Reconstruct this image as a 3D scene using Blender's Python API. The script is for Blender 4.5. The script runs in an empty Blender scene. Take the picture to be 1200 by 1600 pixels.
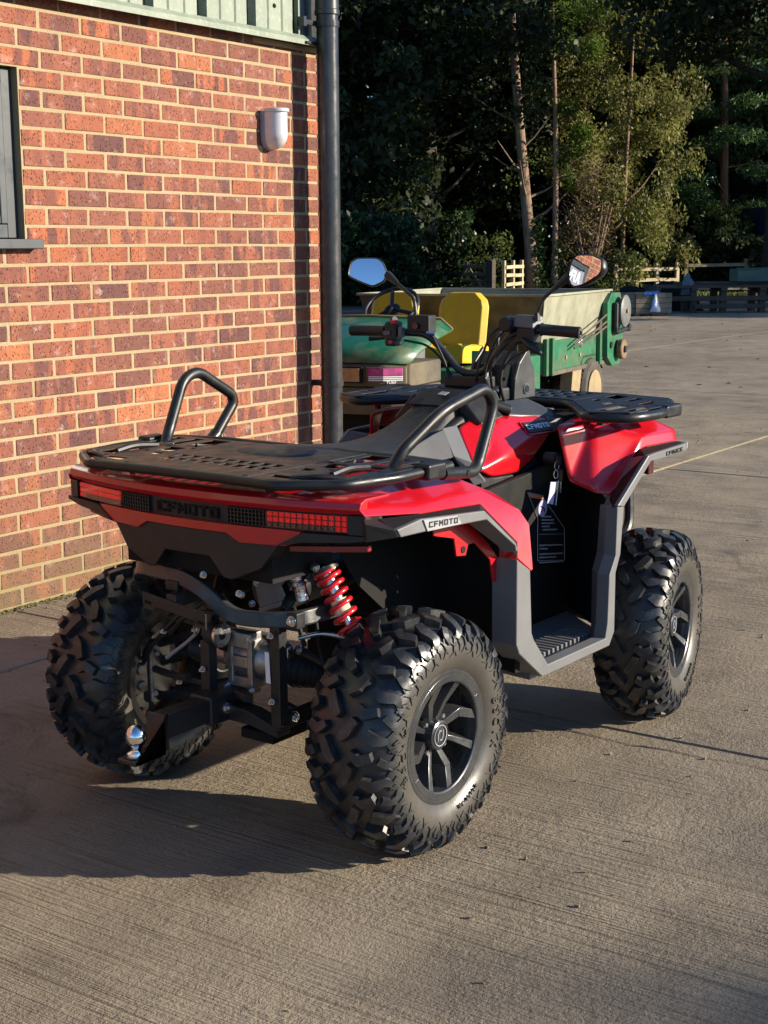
import bpy, bmesh, math, random
import numpy as np
from mathutils import Vector, Matrix

random.seed(7)
RNG = np.random.default_rng(11)
SC = bpy.context.scene
COL = SC.collection

# ------------------------------------------------------------------ camera, sky, sun, exposure
cam = bpy.data.cameras.new("camera")
camo = bpy.data.objects.new("camera", cam)
COL.objects.link(camo)
CAM_RT = Vector((0.567296, -0.823487, -0.006666))
CAM_UP = Vector((0.150999, 0.096058, 0.983856))
CAM_BK = Vector((-0.809552, -0.559144, 0.178839))
camo.matrix_world = Matrix(((CAM_RT.x, CAM_UP.x, CAM_BK.x, -4.07375),
                            (CAM_RT.y, CAM_UP.y, CAM_BK.y, -4.42823),
                            (CAM_RT.z, CAM_UP.z, CAM_BK.z, 1.40640),
                            (0, 0, 0, 1)))
cam.sensor_fit = 'HORIZONTAL'
cam.sensor_width = 36.0
cam.lens = 36.0 * 2263.46 / 1200.0
cam.clip_start = 0.05
cam.clip_end = 3000.0
cam.dof.use_dof = False
cam.dof.focus_distance = 3.4
cam.dof.aperture_fstop = 9.0
SC.camera = camo

SUN_TRAVEL = Vector((-0.52, 1.0, -0.37)).normalized()
elev = math.asin(-SUN_TRAVEL.z)
azim = math.atan2(-SUN_TRAVEL.x, -SUN_TRAVEL.y)
world = bpy.data.worlds.new("World")
SC.world = world
world.use_nodes = True
wn = world.node_tree
wn.nodes.clear()
sky = wn.nodes.new("ShaderNodeTexSky")
sky.sky_type = 'NISHITA'
sky.sun_disc = False
sky.sun_elevation = elev
sky.sun_rotation = azim
sky.air_density = 1.0
sky.dust_density = 0.1
sky.ozone_density = 6.0
bg = wn.nodes.new("ShaderNodeBackground")
bg.inputs['Strength'].default_value = 0.096
wo = wn.nodes.new("ShaderNodeOutputWorld")
wn.links.new(sky.outputs[0], bg.inputs['Color'])
wn.links.new(bg.outputs[0], wo.inputs['Surface'])

sl = bpy.data.lights.new("sun", 'SUN')
sl.energy = 4.9
sl.angle = math.radians(0.53)
sl.color = (1.0, 0.875, 0.69)
so = bpy.data.objects.new("sun", sl)
so.rotation_euler = SUN_TRAVEL.to_track_quat('-Z', 'Y').to_euler()
so.location = (8, -18, 12)
COL.objects.link(so)

SC.view_settings.view_transform = 'Standard'
SC.view_settings.look = 'None'
SC.view_settings.exposure = 1.02
SC.view_settings.gamma = 1.0
SC.view_settings.use_curve_mapping = False
SC.cycles.max_bounces = 8
SC.cycles.use_denoising = True

# ------------------------------------------------------------------ helpers
def tag(o, label=None, cat=None, group=None, kind=None):
    if label: o["label"] = label
    if cat: o["category"] = cat
    if group: o["group"] = group
    if kind: o["kind"] = kind
    return o

def empty(name, loc=(0, 0, 0), rz=0.0, parent=None):
    o = bpy.data.objects.new(name, None)
    o.empty_display_size = 0.1
    COL.objects.link(o)
    o.location = loc
    o.rotation_euler = (0, 0, rz)
    if parent: o.parent = parent
    return o

def link_mesh(name, me, m, parent=None):
    o = bpy.data.objects.new(name, me)
    COL.objects.link(o)
    if m is not None and len(me.materials) == 0:
        me.materials.append(m)
    if parent: o.parent = parent
    return o

def copy_tree(o, parent=None):
    c = o.copy()
    COL.objects.link(c)
    c.parent = parent
    for ch in list(o.children):
        copy_tree(ch, c)
    return c

def fillet(path, r, n=5):
    pts = [Vector(p) for p in path]
    out = [pts[0]]
    for i in range(1, len(pts) - 1):
        a, b, c = pts[i-1], pts[i], pts[i+1]
        d1 = (a - b); d2 = (c - b)
        rr = min(r, d1.length * .48, d2.length * .48)
        p1 = b + d1.normalized() * rr
        p2 = b + d2.normalized() * rr
        for k in range(n + 1):
            t = k / n
            out.append(p1 * (1-t)**2 + b * 2*t*(1-t) + p2 * t*t)
    out.append(pts[-1])
    return out

class MB:
    def __init__(s): s.v = []; s.f = []
    def add(s, vs, fs):
        o = len(s.v)
        s.v += [tuple(p) for p in vs]
        s.f += [tuple(i + o for i in q) for q in fs]
        return s
    def box(s, c, d, M=None):
        x, y, z = d[0]/2, d[1]/2, d[2]/2
        P = [Vector((sx*x, sy*y, sz*z)) for sz in (-1, 1) for sy in (-1, 1) for sx in (-1, 1)]
        if M is not None: P = [M @ p for p in P]
        P = [p + Vector(c) for p in P]
        return s.add(P, [(0, 2, 3, 1), (4, 5, 7, 6), (0, 1, 5, 4), (2, 6, 7, 3), (0, 4, 6, 2), (1, 3, 7, 5)])
    def bb(s, lo, hi):
        return s.box([(a+b)/2 for a, b in zip(lo, hi)], [b-a for a, b in zip(lo, hi)])
    def hexa(s, P):
        return s.add(P, [(0, 3, 2, 1), (4, 5, 6, 7), (0, 1, 5, 4), (1, 2, 6, 5), (2, 3, 7, 6), (3, 0, 4, 7)])
    def prism(s, pts, off):
        n = len(pts); off = Vector(off)
        P = [Vector(p) for p in pts]; Q = [p + off for p in P]
        F = [tuple(range(n-1, -1, -1)), tuple(range(n, 2*n))]
        F += [(i, (i+1) % n, n + (i+1) % n, n + i) for i in range(n)]
        return s.add(P + Q, F)
    def loft(s, rings, cap=True, closed=True):
        n = len(rings[0]); V = []; F = []
        for r in rings: V += list(r)
        for k in range(len(rings) - 1):
            for i in range(n if closed else n - 1):
                j = (i + 1) % n
                F.append((k*n+i, k*n+j, (k+1)*n+j, (k+1)*n+i))
        if cap:
            F.append(tuple(range(n-1, -1, -1)))
            F.append(tuple((len(rings)-1)*n + i for i in range(n)))
        return s.add(V, F)
    def tube(s, path, r, n=10, cap=True, sq=None, up=(0, 0, 1)):
        P = [Vector(p) for p in path]
        rings = []
        T = []
        for i in range(len(P)):
            a = P[max(0, i-1)]; b = P[min(len(P)-1, i+1)]
            t = (b - a)
            T.append(t.normalized() if t.length > 1e-9 else Vector((1, 0, 0)))
        u = Vector(up)
        if abs(u.dot(T[0])) > .95: u = Vector((1, 0, 0))
        u = (u - T[0] * u.dot(T[0])).normalized()
        for i in range(len(P)):
            u = (u - T[i] * u.dot(T[i]))
            u = u.normalized() if u.length > 1e-6 else Vector((0, 1, 0))
            w = T[i].cross(u)
            rr = r[i] if isinstance(r, (list, tuple)) else r
            if sq:
                hw, hh = sq
                rings.append([P[i] + w*hw + u*hh, P[i] - w*hw + u*hh, P[i] - w*hw - u*hh, P[i] + w*hw - u*hh])
            else:
                rings.append([P[i] + (u*math.cos(2*math.pi*k/n) + w*math.sin(2*math.pi*k/n)) * rr for k in range(n)])
        return s.loft(rings, cap)
    def lathe(s, prof, o=(0, 0, 0), axis='y', n=32, cap=True):
        rings = []
        for r, h in prof:
            ring = []
            for k in range(n):
                a = 2*math.pi*k/n
                c, q = r*math.cos(a), r*math.sin(a)
                if axis == 'y': p = (c, h, q)
                elif axis == 'x': p = (h, c, q)
                else: p = (c, q, h)
                ring.append((p[0]+o[0], p[1]+o[1], p[2]+o[2]))
            rings.append(ring)
        return s.loft(rings, cap)
    def sphere(s, c, r, n=16, sc=(1, 1, 1)):
        rings = []
        for i in range(1, n//2):
            a = math.pi*i/(n//2)
            rings.append([(c[0]+sc[0]*r*math.sin(a)*math.cos(2*math.pi*k/n), c[1]+sc[1]*r*math.sin(a)*math.sin(2*math.pi*k/n), c[2]-sc[2]*r*math.cos(a)) for k in range(n)])
        return s.loft(rings, True)
    def mirror_y(s):
        m = MB(); m.v = [(x, -y, z) for x, y, z in s.v]; m.f = [tuple(reversed(q)) for q in s.f]
        return m
    def xf(s, M):
        s.v = [tuple(M @ Vector(p)) for p in s.v]
        return s
    def mesh(s, name, smooth=35):
        me = bpy.data.meshes.new(name)
        me.from_pydata(s.v, [], s.f)
        bm = bmesh.new(); bm.from_mesh(me)
        bmesh.ops.recalc_face_normals(bm, faces=bm.faces)
        bm.to_mesh(me); bm.free()
        if smooth:
            me.shade_smooth()
            me.set_sharp_from_angle(angle=math.radians(smooth))
        return me
    def build(s, name, m, parent=None, smooth=35, bevel=0, seg=2, solid=0, sub=0):
        o = link_mesh(name, s.mesh(name, smooth), m, parent)
        if sub:
            md = o.modifiers.new("sub", 'SUBSURF'); md.levels = sub; md.render_levels = sub
        if solid:
            md = o.modifiers.new("solid", 'SOLIDIFY'); md.thickness = solid; md.offset = 0
        if bevel:
            md = o.modifiers.new("bevel", 'BEVEL'); md.width = bevel; md.segments = seg
            md.limit_method = 'ANGLE'; md.angle_limit = math.radians(28); md.harden_normals = True
        return o

def text_mesh(name, body, size, depth, m, parent, M, sx=1.0, bold=0.0, align='CENTER'):
    cu = bpy.data.curves.new(name, 'FONT')
    cu.body = body; cu.size = size; cu.extrude = depth; cu.offset = bold
    cu.align_x = align; cu.align_y = 'CENTER'
    cu.resolution_u = 3; cu.space_character = 1.10
    t = bpy.data.objects.new(name, cu)
    COL.objects.link(t)
    dg = bpy.context.evaluated_depsgraph_get()
    me = bpy.data.meshes.new_from_object(t.evaluated_get(dg))
    bpy.data.objects.remove(t)
    me.transform(Matrix.Diagonal((sx, 1, 1, 1)))
    me.transform(M)
    me.materials.clear()
    return link_mesh(name, me, m, parent)

GLYPH = {'C': [[(0, 0), (1, 0), (1, .23), (.26, .23), (.26, .77), (1, .77), (1, 1), (0, 1)]],
         'F': [[(0, 0), (.26, 0), (.26, .36), (.86, .36), (.86, .59), (.26, .59), (.26, .77), (1, .77), (1, 1), (0, 1)]],
         'M': [[(0, 0), (.21, 0), (.21, .62), (.5, .26), (.79, .62), (.79, 0), (1, 0), (1, 1), (.8, 1), (.5, .60), (.2, 1), (0, 1)]],
         'O': [[(0, 0), (.5, 0), (.5, .23), (.26, .23), (.26, .77), (.5, .77), (.5, 1), (0, 1)], [(.5, 0), (1, 0), (1, 1), (.5, 1), (.5, .77), (.74, .77), (.74, .23), (.5, .23)]],
         'T': [[(.37, 0), (.63, 0), (.63, .77), (1, .77), (1, 1), (0, 1), (0, .77), (.37, .77)]],
         'R': [[(0, 0), (.26, 0), (.26, .34), (.50, .34), (.74, 0), (1, 0), (.78, .36), (1, .44), (1, 1), (0, 1), (0, .78), (.74, .78), (.74, .56), (0, .56)]],
         'E': [[(0, 0), (1, 0), (1, .23), (.26, .23), (.26, .39), (.86, .39), (.86, .61), (.26, .61), (.26, .77), (1, .77), (1, 1), (0, 1)]]}
def block_text(name, body, h, w, gap, depth, m, parent, M_):
    """square cut lettering, centred on the frame origin"""
    b = MB(); tot = len(body)*w + (len(body)-1)*gap; x = -tot/2
    for ch in body:
        for poly in GLYPH[ch]:
            b.prism([(x+p[0]*w, (p[1]-.5)*h, 0) for p in poly], (0, 0, depth))
        x += w + gap
    b.xf(M_)
    return b.build(name, m, parent, smooth=0)
def frame(o, xdir, ydir):
    x = Vector(xdir).normalized(); y = Vector(ydir); y = (y - x*y.dot(x)).normalized(); z = x.cross(y)
    return Matrix(((x.x, y.x, z.x, o[0]), (x.y, y.y, z.y, o[1]), (x.z, y.z, z.z, o[2]), (0, 0, 0, 1)))

# ------------------------------------------------------------------ materials
class NT:
    def __init__(s, name):
        s.m = bpy.data.materials.new(name); s.m.use_nodes = True
        s.t = s.m.node_tree; s.n = s.t.nodes; s.n.clear()
        s.out = s.n.new("ShaderNodeOutputMaterial")
        s.p = s.n.new("ShaderNodeBsdfPrincipled")
        s.t.links.new(s.p.outputs[0], s.out.inputs['Surface'])
        s.tc = s.n.new("ShaderNodeTexCoord")
    def L(s, a, b): s.t.links.new(a, b)
    def co(s, scale=(1, 1, 1), src='Object', off=None):
        mp = s.n.new("ShaderNodeMapping"); mp.inputs['Scale'].default_value = scale
        s.L(s.tc.outputs[src], mp.inputs['Vector'])
        if off is not None: s.L(off, mp.inputs['Location'])
        return mp.outputs[0]
    def noise(s, scale=5, detail=4, rough=.55, vec=None, dist=0):
        n = s.n.new("ShaderNodeTexNoise")
        n.inputs['Scale'].default_value = scale; n.inputs['Detail'].default_value = detail
        n.inputs['Roughness'].default_value = rough; n.inputs['Distortion'].default_value = dist
        s.L(vec if vec is not None else s.tc.outputs['Object'], n.inputs['Vector'])
        return n.outputs['Fac']
    def vor(s, scale=5, vec=None, feature='F1', out='Distance', rand=1):
        n = s.n.new("ShaderNodeTexVoronoi"); n.feature = feature
        n.inputs['Scale'].default_value = scale; n.inputs['Randomness'].default_value = rand
        s.L(vec if vec is not None else s.tc.outputs['Object'], n.inputs['Vector'])
        return n.outputs[out]
    def ramp(s, fac, stops, interp='LINEAR'):
        r = s.n.new("ShaderNodeValToRGB"); r.color_ramp.interpolation = interp
        e = r.color_ramp.elements
        while len(e) < len(stops): e.new(.5)
        for k, (p, c) in enumerate(stops):
            e[k].position = p
            e[k].color = (c, c, c, 1) if isinstance(c, (int, float)) else (*c, 1)
        s.L(fac, r.inputs[0])
        return r.outputs[0]
    def mix(s, fac, a, b, mode='MIX'):
        x = s.n.new("ShaderNodeMix"); x.data_type = 'RGBA'; x.blend_type = mode
        for inp, val in ((x.inputs['Factor'], fac), (x.inputs['A'], a), (x.inputs['B'], b)):
            if isinstance(val, (int, float)): inp.default_value = val
            elif isinstance(val, tuple): inp.default_value = (*val, 1)
            else: s.L(val, inp)
        return x.outputs['Result']
    def math(s, op, a, b=None, clamp=False):
        x = s.n.new("ShaderNodeMath"); x.operation = op; x.use_clamp = clamp
        for i, val in enumerate((a, b)):
            if val is None: continue
            if isinstance(val, (int, float)): x.inputs[i].default_value = val
            else: s.L(val, x.inputs[i])
        return x.outputs[0]
    def bump(s, h, strength=.3, dist=.01, prev=None):
        b = s.n.new("ShaderNodeBump"); b.inputs['Strength'].default_value = strength; b.inputs['Distance'].default_value = dist
        s.L(h, b.inputs['Height'])
        if prev is not None: s.L(prev, b.inputs['Normal'])
        s.L(b.outputs[0], s.p.inputs['Normal'])
        return b.outputs[0]
    def set(s, **k):
        names = {'base': 'Base Color', 'rough': 'Roughness', 'metal': 'Metallic', 'coat': 'Coat Weight', 'crough': 'Coat Roughness', 'spec': 'Specular IOR Level',
                 'trans': 'Transmission Weight', 'emis': 'Emission Color', 'estr': 'Emission Strength', 'sub': 'Subsurface Weight', 'ior': 'IOR', 'alpha': 'Alpha'}
        for a, v in k.items():
            i = s.p.inputs[names[a]]
            if isinstance(v, (int, float)): i.default_value = v
            elif isinstance(v, tuple): i.default_value = (*v, 1)
            else: s.L(v, i)
        return s

def simple(name, c, rough=.5, metal=0, var=.25, vs=8.0, bump=0, bs=60, bd=.002, coat=0, spec=.5, rvar=.12, dirt=None, dirt_amt=.5, dscale=4):
    t = NT(name)
    n = t.noise(vs, 5)
    lo = tuple(max(0, x*(1-var)) for x in c); hi = tuple(min(1, x*(1+var)) for x in c)
    col = t.ramp(n, [(.3, lo), (.7, hi)])
    if dirt:
        d = t.ramp(t.noise(dscale, 7, .65), [(.45, 0.0), (.7, dirt_amt)])
        col = t.mix(d, col, dirt)
    r = t.ramp(t.noise(vs*2.3, 4), [(.3, max(0.02, rough-rvar)), (.7, min(1, rough+rvar))])
    t.set(base=col, rough=r, metal=metal, coat=coat, spec=spec)
    if bump: t.bump(t.noise(bs, 4), bump, bd)
    return t.m

M = {}
# --- brick: each brick object takes its own tone and its own flashing, pits and bloom
def brick_mat():
    t = NT("brick_clay")
    oi = t.n.new("ShaderNodeObjectInfo")
    rnd = oi.outputs['Random']
    r100 = t.math('MULTIPLY', rnd, 173.0)
    cx = t.n.new("ShaderNodeCombineXYZ"); 
    for i in range(3): t.L(r100, cx.inputs[i])
    v = t.co((1, 1, 1), off=cx.outputs[0])
    base = t.ramp(rnd, [(0, (.285, .098, .058)), (.18, (.185, .073, .053)), (.36, (.355, .112, .054)), (.52, (.220, .088, .062)), (.68, (.310, .102, .058)), (.84, (.160, .068, .053)), (1, (.395, .140, .064))])
    band = t.n.new("ShaderNodeMapping"); band.inputs['Scale'].default_value = (14, .6, 3.0); t.L(v, band.inputs['Vector'])
    bandn = t.ramp(t.noise(1.0, 2, .5, band.outputs[0]), [(.46, 0.0), (.53, 1.0)])
    purple = t.ramp(rnd, [(0, (.115, .052, .050)), (.5, (.095, .046, .046)), (1, (.180, .070, .056))])
    amt = t.math('MULTIPLY', bandn, t.ramp(t.math('FRACT', t.math('MULTIPLY', rnd, 7.31)), [(0, .05), (.5, .55), (1, .95)]))
    col = t.mix(amt, base, purple)
    gn = t.noise(90, 5, .7, v)
    col = t.mix(t.ramp(gn, [(.35, .30), (.6, 0.0)]), col, (.09, .035, .03))
    # drag pits: short dark vertical scores
    pm = t.n.new("ShaderNodeMapping"); pm.inputs['Scale'].default_value = (1.5, 1, .9); t.L(v, pm.inputs['Vector'])
    vd = t.vor(72, pm.outputs[0])
    pn = t.noise(30, 3, .5, v)
    pit = t.math('MULTIPLY', t.ramp(vd, [(.12, 1.0), (.34, 0.0)]), t.ramp(pn, [(.36, 0.0), (.48, 1.0)]))
    col = t.mix(t.math('MULTIPLY', pit, .8), col, (.045, .02, .018))
    wn_ = t.math('MULTIPLY', t.ramp(t.noise(22, 4, .6, v), [(.58, 0.0), (.74, .55)]), t.ramp(t.noise(160, 3, .6, v), [(.4, 0.15), (.6, 1.0)]))
    col = t.mix(wn_, col, (.50, .40, .36))
    # sandy mortar smears
    sm = t.math('MULTIPLY', t.ramp(t.noise(16, 6, .7, v), [(.62, 0.0), (.72, .6)]), t.ramp(t.noise(210, 2, .5, v), [(.45, 0.0), (.55, 1.0)]))
    col = t.mix(sm, col, (.55, .42, .24))
    h = t.math('SUBTRACT', t.math('MULTIPLY', gn, .6), t.math('MULTIPLY', pit, 1.2))
    geo = t.n.new("ShaderNodeNewGeometry"); sz = t.n.new("ShaderNodeSeparateXYZ"); t.L(geo.outputs['Position'], sz.inputs[0])
    low = t.math('MULTIPLY', t.ramp(sz.outputs[2], [(.02, .75), (.30, .25), (.62, 0.0)]), t.ramp(t.noise(7, 5, .6, geo.outputs['Position']), [(.3, .35), (.6, 1.0)]))
    col = t.mix(low, col, (.135, .105, .052))
    t.set(base=col, rough=.85, spec=.25)
    t.bump(h, .75, .004)
    return t.m
M['brick'] = brick_mat()
def mortar_mat():
    t = NT("mortar_sand")
    g = t.noise(230, 4, .7); l = t.noise(3.2, 4)
    col = t.ramp(l, [(.3, (.33, .262, .155)), (.7, (.41, .33, .205))])
    col = t.mix(t.ramp(g, [(.36, .5), (.58, 0.0)]), col, (.25, .18, .10))
    # grime close to the ground
    sx = t.n.new("ShaderNodeSeparateXYZ"); t.L(t.tc.outputs['Object'], sx.inputs[0])
    low = t.math('MULTIPLY', t.ramp(sx.outputs[2], [(.02, .8), (.28, .3), (.6, 0.0)]), t.ramp(t.noise(7, 5, .6), [(.3, .35), (.6, 1.0)]))
    col = t.mix(low, col, (.20, .165, .075))
    t.set(base=col, rough=.95, spec=.15)
    t.bump(t.math('ADD', g, t.noise(60, 4)), .7, .004)
    return t.m
M['mortar'] = mortar_mat()

def concrete_mat():
    t = NT("brushed_concrete")
    oi = t.n.new("ShaderNodeNewGeometry")
    pos = oi.outputs['Position']
    def P(sc):
        m = t.n.new("ShaderNodeMapping"); m.inputs['Scale'].default_value = sc; t.L(pos, m.inputs['Vector']); return m.outputs[0]
    big = t.noise(.55, 5, .6, P((1, 1, 1)), .4)
    mid = t.noise(3.1, 6, .62, P((1, 1, 1)), .3)
    fine = t.noise(170, 3, .7, P((1, 1, 1)))
    grit = t.noise(48, 5, .72, P((1, 1, 1)))
    col = t.ramp(big, [(.28, (.225, .183, .132)), (.5, (.310, .256, .186)), (.75, (.390, .325, .240))])
    col = t.mix(t.ramp(mid, [(.30, .62), (.55, 0.0)]), col, (.15, .122, .092))
    col = t.mix(t.ramp(t.noise(1.3, 7, .7, P((1, 1.6, 1)), .8), [(.58, 0.0), (.78, .40)]), col, (.46, .40, .31))
    # brush marks run square to the wall (along y)
    br = t.noise(1.0, 3, .6, P((105, 2.2, 1)), .25)
    br2 = t.noise(1.0, 2, .5, P((38, .7, 1)), .2)
    mask = t.ramp(t.noise(.9, 4, .6, P((1, .6, 1))), [(.36, .10), (.56, 1.0)])
    line = t.math('ADD', t.math('MULTIPLY', br, .65), t.math('MULTIPLY', br2, .35))
    dk = t.math('MULTIPLY', t.ramp(line, [(.39, .62), (.47, 0.0)]), mask)
    col = t.mix(dk, col, (.085, .068, .050))
    # exposed aggregate specks
    vd = t.vor(120, P((1, 1, 1)))
    sp = t.math('MULTIPLY', t.ramp(vd, [(.12, 1.0), (.25, 0.0)]), t.ramp(t.noise(9, 4, .6, P((1, 1, 1))), [(.48, 0.0), (.62, .75)]))
    col = t.mix(sp, col, t.ramp(t.noise(60, 2, .5, P((1, 1, 1))), [(.4, (.055, .043, .033)), (.6, (.40, .33, .23))]))
    gr2 = t.noise(115, 3, .65, P((1, .8, 1)))
    gm = t.ramp(t.noise(2.1, 4, .6, P((1, 1, 1))), [(.48, .06), (.74, .60)])
    col = t.mix(t.math('MULTIPLY', t.ramp(gr2, [(.36, .70), (.47, 0.0)]), gm), col, (.105, .084, .062))
    col = t.mix(t.math('MULTIPLY', t.ramp(gr2, [(.55, 0.0), (.66, .65)]), gm), col, (.52, .45, .34))
    col = t.mix(t.ramp(fine, [(.35, .35), (.55, 0.0)]), col, (.13, .105, .08))
    # oil and damp stains
    st = t.ramp(t.noise(1.9, 6, .6, P((1, 1, 1)), 1.2), [(.63, 0.0), (.71, .50)])
    col = t.mix(st, col, (.075, .062, .052))
    rust = t.ramp(t.noise(1.15, 5, .6, P((1.2, 1, 1)), .6), [(.66, 0.0), (.78, .14)])
    col = t.mix(rust, col, (.26, .145, .075))
    h = t.math('ADD', t.math('MULTIPLY', t.math('MULTIPLY', line, mask), 1.9), t.math('MULTIPLY', grit, t.ramp(t.noise(1.6, 4, .6, P((1, 1, 1))), [(.4, .35), (.62, 1.15)])))
    h = t.math('ADD', h, t.math('MULTIPLY', fine, .35))
    h = t.math('ADD', h, t.math('MULTIPLY', t.math('MULTIPLY', gr2, gm), 1.1))
    h = t.math('ADD', h, t.math('MULTIPLY', sp, .5))
    t.set(base=col, rough=t.ramp(mid, [(.3, .72), (.7, .92)]), spec=.25)
    t.bump(h, 1.0, .011)
    return t.m
M['concrete'] = concrete_mat()
def soil_mat():
    t = NT("leaf_litter_soil")
    col = t.ramp(t.noise(1.6, 8, .7), [(.3, (.035, .026, .017)), (.55, (.085, .06, .035)), (.75, (.14, .085, .04))])
    col = t.mix(t.ramp(t.noise(.35, 5), [(.52, 0.0), (.62, .8)]), col, (.06, .085, .025))
    t.set(base=col, rough=.95, spec=.1); t.bump(t.noise(9, 6), .8, .05)
    return t.m
M['soil'] = soil_mat()
M['joint'] = simple("joint_sealant", (.035, .028, .022), .9, var=.4, vs=30, bump=.4)
M['sand_joint'] = simple("sandy_joint", (.46, .37, .20), .95, var=.3, vs=20, bump=.5)
M['tarmac'] = simple("old_tarmac", (.060, .054, .047), .9, var=.35, vs=3, bump=.6, bs=90, bd=.006, dirt=(.12, .10, .075), dirt_amt=.5)
M['aluminium'] = simple("grey_window_frame", (.034, .041, .050), .42, var=.12, vs=6)
M['frosted'] = simple("frosted_glass", (.19, .20, .235), .35, var=.08, vs=3, spec=.6)
M['vinyl'] = simple("white_vinyl", (.66, .67, .70), .4, var=.05)
def clad_mat():
    t = NT("sage_cladding")
    n = t.noise(7, 6, .65, t.co((1, 1, .35)))
    col = t.ramp(n, [(.3, (.165, .200, .155)), (.7, (.225, .265, .205))])
    col = t.mix(t.ramp(t.noise(38, 5, .7), [(.52, 0.0), (.66, .45)]), col, (.36, .39, .33))
    t.set(base=col, rough=.5, spec=.4); t.bump(t.noise(60, 4), .15, .002)
    return t.m
M['clad'] = clad_mat()
M['clad_dark'] = simple("dark_shade_and_backing", (.016, .017, .018), .8)  # painted shade for the cladding troughs, also plain dark backing
M['pipe'] = simple("grey_drainpipe_plastic", (.024, .026, .031), .26, var=.15, vs=5, bump=.04, bs=30, dirt=(.16, .15, .13), dirt_amt=.22)
M['lamp_silver'] = simple("silver_lamp_paint", (.62, .61, .64), .34, metal=.25, var=.06, rvar=.05)
M['lamp_back'] = simple("lamp_back_plate", (.30, .31, .34), .45, var=.1)

# --- vehicle materials
def paint(name, c, coat=.6, rough=.33):
    t = NT(name)
    n = t.noise(3, 3)
    col = t.ramp(n, [(.3, tuple(x*.94 for x in c)), (.7, tuple(min(1, x*1.05) for x in c))])
    t.set(base=col, rough=rough, coat=coat, crough=.09, spec=.5)
    t.bump(t.noise(14, 2), .02, .004)
    return t.m
M['red'] = paint("gloss_red_plastic", (.50, .0035, .011))
M['trim'] = simple("charcoal_trim_plastic", (.140, .142, .147), .47, var=.1, vs=4, bump=.22, bs=420, bd=.0012)
M['badge_grey'] = simple("light_grey_badge", (.30, .31, .33), .4, var=.08, vs=30)
M['black'] = simple("satin_black_plastic", (.013, .013, .014), .48, var=.2, bump=.12, bs=500, bd=.0008)
M['liner'] = simple("matt_black_liner", (.008, .008, .008), .75, var=.2, bump=.15, bs=300, bd=.001, spec=.25)
M['rack'] = simple("black_powder_coat", (.009, .0095, .011), .40, var=.2, vs=10, bump=.10, bs=300, bd=.0008)
M['steel_black'] = simple("black_painted_steel", (.018, .018, .019), .40, var=.25, vs=20, bump=.08, bs=160, bd=.001)
M['seat'] = simple("black_seat_vinyl", (.018, .018, .021), .50, var=.2, vs=12, bump=.3, bs=380, bd=.0012)
M['seat_grey'] = simple("grey_seat_vinyl", (.050, .051, .056), .55, var=.15, vs=12, bump=.3, bs=380, bd=.0012)
M['stitch'] = simple("red_stitching", (.50, .03, .03), .6)
M['guard'] = simple("satin_grey_black_steel", (.035, .036, .039), .34, var=.2, vs=16, bump=.06, bs=200, bd=.0008)
M['chrome'] = simple("polished_chrome", (.82, .82, .84), .10, metal=1, var=.04, rvar=.04)
M['zinc'] = simple("zinc_plated_steel", (.62, .63, .66), .28, metal=1, var=.15, vs=60, rvar=.1)
M['cast'] = simple("cast_aluminium", (.36, .355, .35), .42, metal=.9, var=.2, vs=40, bump=.3, bs=150, bd=.0015)
M['spring'] = paint("red_spring_coat", (.62, .012, .018), .6, .3)
M['rim'] = simple("satin_black_alloy", (.105, .107, .112), .27, var=.15, vs=18, metal=.75, rvar=.06)
M['rubber_part'] = simple("black_rubber", (.014, .014, .015), .55, var=.2)
M['grey_shield'] = simple("grey_heat_shield", (.20, .20, .205), .45, metal=.5, var=.12, vs=25)
M['foil'] = simple("silver_foil_sleeve", (.75, .75, .78), .22, metal=1, var=.2, vs=60, bump=.6, bs=90, bd=.003)
M['lens_dark'] = simple("smoked_red_lens", (.060, .010, .010), .15, var=.3, coat=.8)
def led_mat():
    t = NT("lit_red_led"); t.set(base=(.75, .02, .03), rough=.2, coat=.8, emis=(1, .015, .02), estr=.12); return t.m
M['led'] = led_mat()
M['led_dim'] = simple("unlit_led_cell", (.20, .14, .10), .2, var=.3, coat=.6)
M['reflector'] = simple("red_reflector", (.22, .015, .02), .3, coat=.5)
M['white_print'] = simple("white_print", (.80, .80, .80), .5, var=.05)
M['silver_print'] = simple("silver_print", (.36, .36, .40), .45, var=.05)
M['lilac_paper'] = simple("lilac_card", (.42, .38, .66), .6, var=.06)
M['orange_print'] = simple("orange_print", (.70, .22, .10), .5, var=.05)
M['red_switch'] = simple("red_switch", (.70, .03, .03), .35)
M['grey_plastic'] = simple("grey_pod_plastic", (.115, .118, .125), .42, var=.1, bump=.15, bs=400, bd=.001)
def mirror_mat():
    t = NT("mirror_glass"); t.set(base=(.93, .95, .98), metal=1.0, rough=.015); return t.m
M['mirror'] = mirror_mat()
M['pod'] = simple("dark_grey_pod_plastic", (.040, .041, .044), .42, var=.1, bump=.15, bs=400, bd=.001)
M['screen'] = simple("dark_display_glass", (.006, .006, .008), .08, coat=1)

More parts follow.
